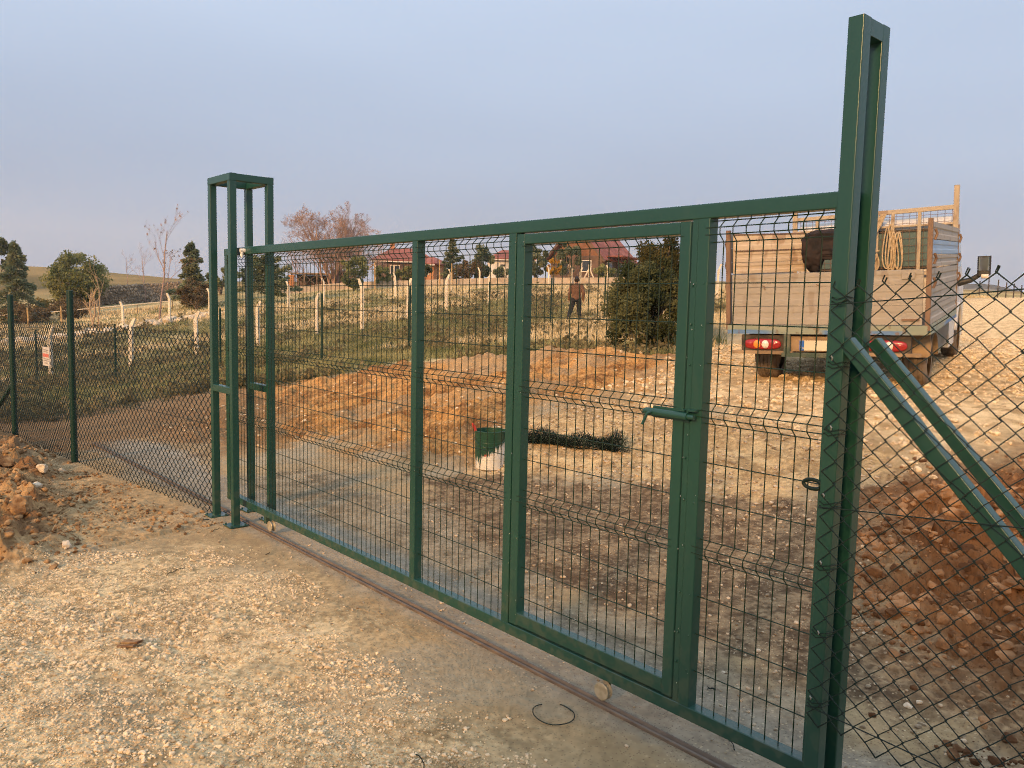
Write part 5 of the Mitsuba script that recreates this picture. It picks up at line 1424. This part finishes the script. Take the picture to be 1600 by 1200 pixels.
bushy('small_tree', *(-64.48, 42.16), 1.9, 1.1, 'bright green bush in front of the small red roofed house', 17, L_BUSH, 0.12, 1800, 0.1, 16, cat='bush')
conifer('spruce_tree', *(-67.04, 49.92), 4.6, 1.75, 'spruce seen through the middle mesh panel', 18, L_SPRUCE, 0.12, 6000, 0.08, 0.15, 0.75)
bushy('dark_tree', *(-64.28, 51.52), 3.8, 1.7, 'round dark tree right of the spruce in the middle panel', 19, L_SPRUCE, 0.15, 3600, 0.1, 28)
bushy('brown_shrub', *(-63.44, 49.39), 2.4, 2.0, 'tawny brown shrub between spruce and dark tree', 20, L_BROWN, 0.14, 1800, 0.05, 20, cat='shrub')
bushy('pine_tree', *(-58.98, 54.44), 4.0, 1.5, 'grey green pine at the left edge of the wicket opening', 21, L_SPRUCE, 0.14, 4200, 0.12, 26)
bushy('pine_tree', *(-55.36, 55.50), 4.3, 1.35, 'dense dark pine in front of the big red roofed house', 22, L_SPRUCE, 0.13, 4600, 0.16, 26)
bushy('round_bush', *(-64.23, 39.38), 2.3, 1.0, 'dark bush hiding the left porch column of the red hipped house', 41, L_BUSH, 0.13, 1800, 0.05, 20, cat='bush')
bushy('round_bush', *(-63.52, 43.23), 2.6, 1.3, 'olive bush in front of the small orange hut', 42, L_OLIVE, 0.13, 2200, 0.05, 20, cat='bush')
bushy('round_bush', *(-53.51, 59.06), 1.9, 1.3, 'low green bush before the right wall of the big house', 43, L_BUSH, 0.13, 1800, 0.05, 20, cat='bush')
bushy('round_bush', *(-61.40, 51.69), 1.7, 1.0, 'small bush below the white walled house', 44, L_SPRUCE, 0.13, 1500, 0.05, 18, cat='bush')
bushy('yellow_tree', *(-56.32, 54.39), 2.6, 0.85, 'small tree with bright yellow autumn leaves', 23, L_YELLOW, 0.13, 1500, 0.25, 16)
bushy('yellow_shrub', *(-73.75, 13.29), 1.5, 1.4, 'straw yellow shrub below the cedar on the left', 24, leafmat('straw_leaves', (0.22, 0.17, 0.06), (0.34, 0.26, 0.10)), 0.11, 1500, 0.05, 16, cat='shrub')
bushy('brown_shrub', *(-68.07, 10.52), 1.4, 2.2, 'low grey brown thicket under the cedar on the left', 25, L_BROWN, 0.11, 1800, 0.02, 22, cat='shrub')
bushy('brown_shrub', *(-68.10, 13.55), 1.6, 1.6, 'brown thicket by the stone wall, below the round shrub tree', 26, L_BROWN, 0.11, 1400, 0.02, 18, cat='shrub')
# the big bush near the truck
bx_, by_ = (-8.01, 9.01)
bushy('evergreen_bush', bx_, by_, 1.78, 0.80, 'big dense evergreen bush behind the wicket door, left of the truck', 27, L_OLIVE, 0.030, 34000, 0.0, 90, ragged=0.45, cat='bush', z0=0.05)
bxu, byu = (-8.19, 9.57)
bushy('evergreen_bush', bxu, byu, 2.22, 0.86, 'taller lighter bush with loose shoots behind the dense evergreen one', 28, leafmat('light_bush_leaves', (0.055, 0.055, 0.022), (0.14, 0.115, 0.045), 2.0), 0.030, 20000, 0.30, 60, ragged=1.0, cat='bush')
bushy('small_tree', *(-58.34, 82.41), 1.9, 1.2, 'tiny far tree on the skyline left of the truck', 29, L_BUSH, 0.16, 900, 0.2, 12)

# ------------------------------------------------------------------ grass
M_STRAW = mat('dry_grass_blades', vary((0.42, 0.335, 0.19), (0.68, 0.56, 0.35), 1.1), 0.9, 0.1)
M_GRASS = mat('green_grass_blades', vary((0.12, 0.135, 0.058), (0.31, 0.285, 0.14), 0.9), 0.9, 0.1)


def tufts(n, seed, want_green):
    rg = np.random.default_rng(seed)
    t = rg.uniform(-0.62, 0.66, n * 3)
    r = np.exp(rg.uniform(math.log(8.0), math.log(75.0), n * 3))
    x, y = EYE[0] + r * np.cos(fa - t), EYE[1] + r * np.sin(fa - t)
    f = sd_np(ZONES['field'], x, y)
    gr = (sd_np(ZONES['green'], x, y) + 5 * (meshkit.fbm(np.stack([x * .35, y * .35, x * 0 + 7], -1), 3) - .5) < 0) | (meshkit.fbm(np.stack([x * .14, y * .14, x * 0 + 4], -1), 4) > 0.53)
    k = (f < -0.1) & (gr == want_green) & ((x + y * 0.3 < 3) | (y > 11))
    k &= sd_np(ZONES['rubble'], x, y) > 0.2
    k &= meshkit.fbm(np.stack([x * 1.1, y * 1.1, x * 0], -1), 3, seed=seed) + rg.normal(0, 0.12, len(x)) > 0.40
    x, y, r = x[k][:n], y[k][:n], r[k][:n]
    z = ground(x, y)
    nb = 5
    x, y, z, r = (np.repeat(q, nb) for q in (x, y, z, r))
    N = len(x)
    sp = 0.05 + 0.004 * r
    x, y = x + rg.normal(0, 1, N) * sp, y + rg.normal(0, 1, N) * sp
    hgt = ((0.12 if want_green else 0.20) * (0.5 + rg.random(N)))
    wd = 0.004 + 0.00055 * r
    a = rg.random(N) * 6.283
    lean = rg.normal(0, 0.35, (N, 2)) * hgt[:, None]
    v = np.stack([np.stack([x - wd * np.cos(a), y - wd * np.sin(a), z - 0.02], 1), np.stack([x + wd * np.cos(a), y + wd * np.sin(a), z - 0.02], 1), np.stack([x + lean[:, 0], y + lean[:, 1], z + hgt], 1)], 1).reshape(-1, 3)
    return v, np.arange(3 * N).reshape(-1, 3)


dg = MB().add(*tufts(42000, 301, False))
P = sample_zone('redleft', 420, 311, 0.45, 2.0, 0.1, ((-8.5, -1.9), (-4.2, -0.5)))
rg = np.random.default_rng(312)
for x, y in P:
    a, L_ = rg.random() * 6.283, rg.uniform(0.05, 0.17)
    z = gz(x, y) + 0.012
    b_ = np.array([L_ * math.cos(a), L_ * math.sin(a), rg.normal(0.01, 0.02)])
    o = np.array([-math.sin(a), math.cos(a), 0]) * 0.0022
    p = np.array([x, y, z])
    dg.add([p - o, p + o, p + b_ + o * 0.4, p + b_ - o * 0.4], [[0, 1, 2], [0, 2, 3]])
scene['dry_grass'] = mikit.ply(dg.get(), M_STRAW)
note('dry_grass', 'dry straw coloured grass over the field beyond the gate', 'grass', kind='stuff')
scene['green_grass'] = mikit.ply(tufts(38000, 302, True), M_GRASS)
note('green_grass', 'dull green scrubby grass in patches of the field', 'grass', kind='stuff')

# low weeds and scrub among the grass
rg = np.random.default_rng(320)
t = rg.uniform(-0.6, 0.66, 9000)
r = np.exp(rg.uniform(math.log(9.0), math.log(60.0), 9000))
x, y = EYE[0] + r * np.cos(fa - t), EYE[1] + r * np.sin(fa - t)
ok = (sd_np(ZONES['field'], x, y) < 0.5) & (sd_np(ZONES['rubble'], x, y) > 0.3)
ok &= meshkit.fbm(np.stack([x * 0.45, y * 0.45, x * 0], -1), 4, seed=9) + rg.normal(0, 0.05, 9000) > 0.57
x, y, r = x[ok][:2600], y[ok][:2600], r[ok][:2600]
z = ground(x, y)
nb = 22
w_ = rg.uniform(0.07, 0.24, len(x)) * (1 + r / 60)
C = np.stack([np.repeat(x, nb), np.repeat(y, nb), np.repeat(z, nb)], 1)
C += rg.normal(size=C.shape) * np.repeat(w_, nb)[:, None] * [0.7, 0.7, 0]
C[:, 2] += np.abs(rg.normal(0.3, 0.55, len(C))) * np.repeat(w_, nb)
scene['field_weeds'] = mikit.ply(leaves(C, np.repeat(0.03 + 0.0016 * r, nb), rg, 1.8, up=0.5), leafmat('weed_leaves', (0.12, 0.10, 0.05), (0.30, 0.24, 0.125), 2.5))
note('field_weeds', 'low brown and green weeds growing in clumps through the field grass', 'weeds', kind='stuff')

# ------------------------------------------------------------------ walls, rail, stakes, sign
M_WALL = mat('rendered_wall', vary((0.42, 0.32, 0.22), (0.54, 0.43, 0.31), 1.5), 0.9, 0.1)
wl = [(-68.29, 30.16), (-67.23, 34.42), (-65.74, 37.64), (-62.52, 41.28), (-60.90, 44.61), (-58.40, 48.95), (-55.81, 53.37), (-52.91, 58.13), (-51.22, 61.55)]
wv = MB()
for (xa, ya), (xb, yb) in zip(wl[:-1], wl[1:]):
    za, zb_ = gz(xa, ya), gz(xb, yb)
    wv.bar([xa, ya, za + 0.10], [xb, yb, zb_ + 0.10], 0.25, 0.95, 0.02)
scene['garden_wall'] = mikit.ply(wv.get(), M_WALL)
note('garden_wall', 'long low pale wall at the far side of the field', 'wall')
sw = note('stone_wall', 'retaining wall of round field stones in front of the brown hill', 'wall')
M_MORTAR = mat('dark_mortar', vary((0.13, 0.11, 0.085), (0.22, 0.18, 0.14), 2), 0.95, 0.1)
M_FSTONE = mat('field_stone', vary((0.22, 0.175, 0.13), (0.44, 0.34, 0.24), 1.6), 0.9, 0.1)
a, b = np.array((-80.08, 15.15)), np.array((-77.46, 25.79))
core, st = MB(), MB()
rg = np.random.default_rng(400)
nseg = 20
for k in range(nseg):
    p, q = a + (b - a) * k / nseg, a + (b - a) * (k + 1) / nseg
    core.bar([p[0], p[1], gz(*p) + 0.75], [q[0], q[1], gz(*q) + 0.75], 0.4, 1.9, 0.02)
    L = np.linalg.norm(q - p)
    for r_ in range(6):
        for c_ in range(3):
            o = p + (q - p) * (c_ + 0.5 * (r_ % 2) + rg.normal(0, 0.2)) / 3
            v, f = ROCKS[rg.integers(0, 14)]
            s = np.array([L * 0.19, 0.16, 0.17]) * rg.uniform(0.65, 1.35) * rg.uniform(0.85, 1.15, 3)
            st.add((v * s) @ np.array([[0.667, 0.745, 0], [-0.745, 0.667, 0], [0, 0, 1]]) + [o[0] - GF[0] * 0.2, o[1] - GF[1] * 0.2, gz(*o) + 0.10 + 0.29 * r_ + rg.normal(0, 0.06)], f)
part(sw, 'core', core, M_MORTAR)
part(sw, 'stones', st, M_FSTONE, kind='stuff')
bkp = [(-51.81, 4.39), (-52.30, 6.91), (-52.10, 10.19), (-52.76, 14.04), (-53.22, 16.60), (-53.41, 19.47)]
bk2 = MB()
rg = np.random.default_rng(410)
for k in range(260):
    t = rg.random() * (len(bkp) - 1)
    i0 = int(t)
    p = np.array(bkp[i0]) + (np.array(bkp[i0 + 1]) - np.array(bkp[i0])) * (t - i0) + rg.normal(0, 0.5, 2)
    v, f = ROCKS[rg.integers(0, 14)]
    s = 0.10 + 0.32 * rg.random() ** 2
    bk2.add(v @ rot(rg, 1)[0].T * s * [1, 1, 0.8] + [p[0], p[1], gz(*p) + s * 0.35], f)
scene['boulder_bank'] = mikit.ply(bk2.get(), M_STONE)
note('boulder_bank', 'bank of dumped pale boulders along the left edge of the field', 'boulders', kind='stuff')
pr = note('pipe_rail', 'thin pale pipe rail on short stakes running above the boulder bank', 'railing')
rp_ = [(-70.42, 7.54), (-68.56, 9.72), (-67.36, 12.69), (-66.72, 15.00), (-65.68, 17.74), (-64.90, 20.18), (-64.90, 23.27)]
part(pr, 'pipe', MB().tube([(x, y, gz(x, y) + 0.75) for x, y in rp_], 0.040, 6), M_CONC)
for x, y in rp_:
    part(pr, 'stake', MB().tube([(x, y, gz(x, y) - 0.1), (x, y, gz(x, y) + 0.78)], 0.03, 6), M_TRUNK)
M_WOOD = mat('weathered_wood', vary((0.36, 0.22, 0.09), (0.50, 0.33, 0.15), 5), 0.8, 0.2)
for px_, h_, lab in [
    ((-63.26, 9.80), 1.43, 'golden wooden pole standing left of the green fence posts'),
    ((-61.19, 36.70), 2.48, 'tall thin wooden pole right of the hipped house porch'),
    ((-60.58, 43.45), 2.43, 'thin wooden pole behind the middle mesh panel, left of the spruce'),
    ((-59.82, 44.32), 2.07, 'dark wooden pole at the foot of the spruce'),
    ((-63.99, 12.05), 1.30, 'brown stake behind the tall green fence post')]:
    key = numbered('wooden_stake')
    z = gz(*px_)
    scene[key] = mikit.ply(MB().tube([(px_[0], px_[1], z - 0.1), (px_[0] - 0.05, px_[1] - 0.05, z + h_)], [0.065, 0.05], 7).get(), M_WOOD)
    note(key, lab, 'stake')
sg = note('warning_sign', 'small pale sign with a red band wired to the chain link on the left', 'sign')
s0 = np.array([-7.30, -0.40])
s1 = np.array([-9.30, -0.54])
e = (s1 - s0) / np.linalg.norm(s1 - s0)
nn = np.array([e[1], -e[0]])
nn = nn if nn[1] < 0 else -nn
sc = s0 + e * 0.698 + nn * 0.02
sz = 0.983
SAX = np.array([[-e[0], -e[1], 0], [nn[0], nn[1], 0], [0, 0, 1]])
M_SIGN = mat('faded_sign', (0.46, 0.42, 0.38), 0.5, 0.4)
M_SIGNRED = mat('faded_sign_red', (0.46, 0.12, 0.085), 0.5, 0.4)
M_SIGNTXT = mat('faded_sign_text', (0.20, 0.17, 0.15), 0.5, 0.4)
part(sg, 'plate', MB().box([sc[0], sc[1], sz], (0.22, 0.006, 0.19), SAX), M_SIGN)
part(sg, 'red_band', MB().box([sc[0] + nn[0] * 0.005, sc[1] + nn[1] * 0.005, sz + 0.012], (0.18, 0.003, 0.034), SAX), M_SIGNRED)
ln = MB()
for dz, w in ((0.066, 0.15), (0.048, 0.12), (-0.024, 0.16), (-0.042, 0.15), (-0.066, 0.10)):
    ln.box([sc[0] + nn[0] * 0.005, sc[1] + nn[1] * 0.005, sz + dz], (w, 0.003, 0.007), SAX)
part(sg, 'text_line', ln, M_SIGNTXT, kind='stuff')
wf = note('wire_fence', 'row of thin dark fence posts on the skyline right of the truck', 'fence')
for (x, y), h_ in [((-22.08, 68.37), 1.33), ((-21.61, 68.91), 1.54), ((-21.45, 70.60), 1.46), ((-21.00, 71.11), 1.25), ((-20.92, 72.71), 1.16), ((-20.50, 73.18), 1.06), ((-19.76, 74.01), 1.06)]:
    z = gz(x, y)
    part(wf, 'post', MB().tube([(x, y, z - 0.1), (x, y, z + h_)], 0.045, 6), M_CHASSIS)

# ------------------------------------------------------------------ houses
M_ROOF = mat('red_roof_tiles', vary((0.20, 0.068, 0.052), (0.29, 0.105, 0.08), 1.2), 0.8, 0.2)
M_BRICK = mat('orange_wall', vary((0.34, 0.15, 0.075), (0.46, 0.22, 0.11), 1.0), 0.9, 0.1)
M_PLASTER = mat('white_plaster', vary((0.58, 0.52, 0.45), (0.70, 0.64, 0.56), 0.8), 0.9, 0.1)
M_DKWALL = mat('brown_wall', vary((0.10, 0.065, 0.05), (0.17, 0.11, 0.085), 1.0), 0.9, 0.1)
M_GABLE = mat('red_brown_gable', vary((0.16, 0.075, 0.045), (0.24, 0.12, 0.075), 1.0), 0.9, 0.1)
M_PANE = mat('house_pane', (0.03, 0.035, 0.04), 0.1, 0.6)


class Site:
    def __init__(self, x, y, turn=0.0):
        c, s = math.cos(turn), math.sin(turn)
        self.o = np.array([x, y, gz(x, y)])
        self.r = GR * c + GF * s
        self.f = -GR * s + GF * c
        self.ax = np.array([self.r, self.f, [0, 0, 1.0]])

    def p(self, a, b, c):
        return self.o + self.r * a + self.f * b + np.array([0, 0, c])

    def box(self, c, size, r=0.0):
        return MB().box(self.p(*c), size, self.ax, r)


def hip_roof(S, w, d, z, h, over=0.5, ridge=0.3):
    w2, d2, rr = w / 2 + over, d / 2 + over, w * ridge
    v = [S.p(-w2, -d2, z), S.p(w2, -d2, z), S.p(w2, d2, z), S.p(-w2, d2, z), S.p(-rr, 0, z + h), S.p(rr, 0, z + h)]
    v2 = [q - np.array([0, 0, 0.16]) for q in v[:4]]
    f = [[0, 1, 5], [0, 5, 4], [1, 2, 5], [2, 3, 4], [2, 4, 5], [3, 0, 4], [6, 8, 7], [6, 9, 8]] + [q for a, b in ((0, 1), (1, 2), (2, 3), (3, 0)) for q in ([a, 6 + a, 6 + b], [a, 6 + b, b])]
    return np.array(v + v2), np.array(f)


def house(x, y, label, w, d, hw, hr, wallm, wins, chimney, turn=0.0, ridge=0.3, porch=None, over=0.5):
    k = note(numbered('house'), label, 'house')
    S = Site(x, y, turn)
    part(k, 'wall', S.box((0, 0, hw / 2 - 0.5), (w, d, hw + 1)), wallm)
    rf = part(k, 'roof', hip_roof(S, w, d, hw + 0.08, hr, over, ridge), M_ROOF)
    part(k, 'eave_board', S.box((0, -d / 2 - over + 0.02, hw - 0.13), (w + 2 * over, 0.05, 0.14)), M_PLASTER)
    if chimney is not None:
        part(rf, 'chimney', S.box((chimney, 0.2, hw + hr), (0.6, 0.6, 1.5)), M_BRICK)
    for a, c, ww, wh in wins:
        wk = part(k, 'window', S.box((a, -d / 2 - 0.01, c), (ww, 0.08, wh)), M_PLASTER)
        part(wk, 'pane', S.box((a, -d / 2 - 0.055, c), (ww - 0.2, 0.03, wh - 0.2)), M_PANE)
    if porch:
        for a in porch:
            part(k, 'porch_column', S.box((a, -d / 2 - over + 0.15, hw / 2 - 0.35), (0.16, 0.16, hw - 0.55)), M_CONC)
    return k, S


house(*(-89.77, 59.12), 'small house with red hipped roof and chimney at left of the far wall', 7.6, 6.0, 2.7, 1.75, M_DKWALL, [(-1.1, 1.4, 1.3, 1.5), (1.8, 1.4, 1.0, 1.3)], -1.6, 0.1, 0.22, (-3.6, -1.2, 1.6))
house(*(-83.99, 59.58), 'small orange hut with a dark low roof beside the red hipped house', 2.4, 3.0, 2.2, 0.9, M_BRICK, [(0.2, 1.2, 0.7, 0.8)], None, -0.5, 0.1)
house(*(-83.42, 72.38), 'white walled house with red roof behind the wicket jamb', 5.4, 5.0, 2.8, 1.3, M_PLASTER, [(-1.4, 1.5, 0.9, 1.3), (0.9, 1.5, 0.9, 1.3)], None, 0.2, 0.2)
# the big house with a steep gable
bh = note('house_003', 'big house with steep red roof and dark wooden gable beyond the walking man', 'house')
S = Site(*(-62.02, 66.12), turn=-0.55)
w, d = 6.4, 8.0
part(bh, 'wall', S.box((0, 0, 0.8), (w, d, 3.2)), M_DKWALL)
part(bh, 'gable', MB().prism([(-w / 2, 0), (w / 2, 0), (0, 3.4)], S.p(0, -d / 2 + 0.12, 2.4), np.array([S.r, [0, 0, 1.0], -S.f]), 0.12), M_GABLE)
for s in (-1, 1):
    ang_ = math.atan2(3.4, w / 2)
    ra = np.array([S.r * s * math.cos(ang_) - np.array([0, 0, 1.0]) * math.sin(ang_), S.f, S.r * s * math.sin(ang_) + np.array([0, 0, 1.0]) * math.cos(ang_)])
    L = math.hypot(w / 2, 3.4) + 0.9
    apex = S.p(0, 0, 5.92)
    part(bh, 'roof', MB().box(apex + ra[0] * (L / 2) + np.array([0, 0, 0.02 * s]), (L, d + 1.4, 0.14), ra), M_ROOF)
    part(bh, 'verge_board', MB().box(S.p(0, -d / 2 - 0.72, 5.80) + ra[0] * (L / 2), (L, 0.06, 0.26), ra), M_DKWALL)
part(bh, 'chimney', S.box((-1.2, 1.0, 5.6), (0.7, 0.7, 2.2)), M_BRICK)
for a in (-1.4, 1.3):
    wk = part(bh, 'window', S.box((a, -d / 2 - 0.01, 1.3), (1.2, 0.08, 1.3)), M_PLASTER)
    part(wk, 'pane', S.box((a, -d / 2 - 0.06, 1.3), (1.0, 0.03, 1.1)), M_PANE)
for b in (-2.2, 1.2):
    wk = part(bh, 'window', S.box((w / 2 + 0.01, b, 1.2), (0.08, 1.3, 1.2)), M_PLASTER)
    part(wk, 'pane', S.box((w / 2 + 0.06, b, 1.2), (0.03, 1.1, 1.0)), M_PANE)
part(bh, 'porch_roof', MB().box(S.p(w / 2 + 1.1, -0.5, 2.35), (2.4, d * 0.8, 0.12), S.ax), M_ROOF)
# timber deck with cross braces
dk = note('timber_deck', 'raised timber deck on cross braced legs left of the dark bush', 'deck')
S = Site(*(-75.46, 38.85), 0.0)
M_GREYWD = mat('grey_timber', vary((0.16, 0.12, 0.095), (0.26, 0.20, 0.16), 2), 0.9, 0.1)
part(dk, 'platform', S.box((0, 0, 1.45), (5.6, 2.6, 0.14)), M_GREYWD)
for q in range(5):
    part(dk, 'leg', S.box((-2.6 + q * 1.3, -1.2, 0.6), (0.12, 0.12, 1.6)), M_GREYWD)
for q in range(4):
    x0, x1 = -2.6 + q * 1.3, -1.3 + q * 1.3
    part(dk, 'brace', MB().bar(S.p(x0, -1.28, 0.25), S.p(x1, -1.28, 1.35), 0.09, 0.05, 0.005), M_GREYWD)
    part(dk, 'brace', MB().bar(S.p(x0, -1.33, 1.35), S.p(x1, -1.33, 0.25), 0.09, 0.05, 0.005), M_GREYWD)
part(dk, 'back_panel', S.box((0, 1.1, 0.5), (5.4, 0.1, 1.7)), M_DKWALL)
part(dk, 'tarpaulin', S.box((2.4, -0.5, 1.1), (1.7, 1.6, 1.5), 0.2), M_CHASSIS)
ow = note('orange_pillar', 'short orange brick pillar left of the timber deck', 'pillar')
S = Site(*(-73.67, 34.78), 0.0)
part(ow, 'shaft', S.box((0, 0, 0.6), (0.50, 0.5, 1.7)), M_BRICK)
part(ow, 'cap', S.box((0, 0, 1.5), (0.62, 0.62, 0.12)), M_BRICK)

# ------------------------------------------------------------------ thin evening haze
scene['air'] = {'type': 'homogeneous', 'albedo': rgb(0.95, 0.95, 0.95), 'sigma_t': 0.00030}
scene['haze'] = {'type': 'cube', 'to_world': T().translate([0, 0, 75.0]).scale([2000, 2000, 78.0]), 'bsdf': {'type': 'null'}, 'interior': {'type': 'ref', 'id': 'air'}}
note('haze', 'thin evening haze over the fields', 'haze', kind='stuff')
scene['camera']['medium'] = {'type': 'ref', 'id': 'air'}
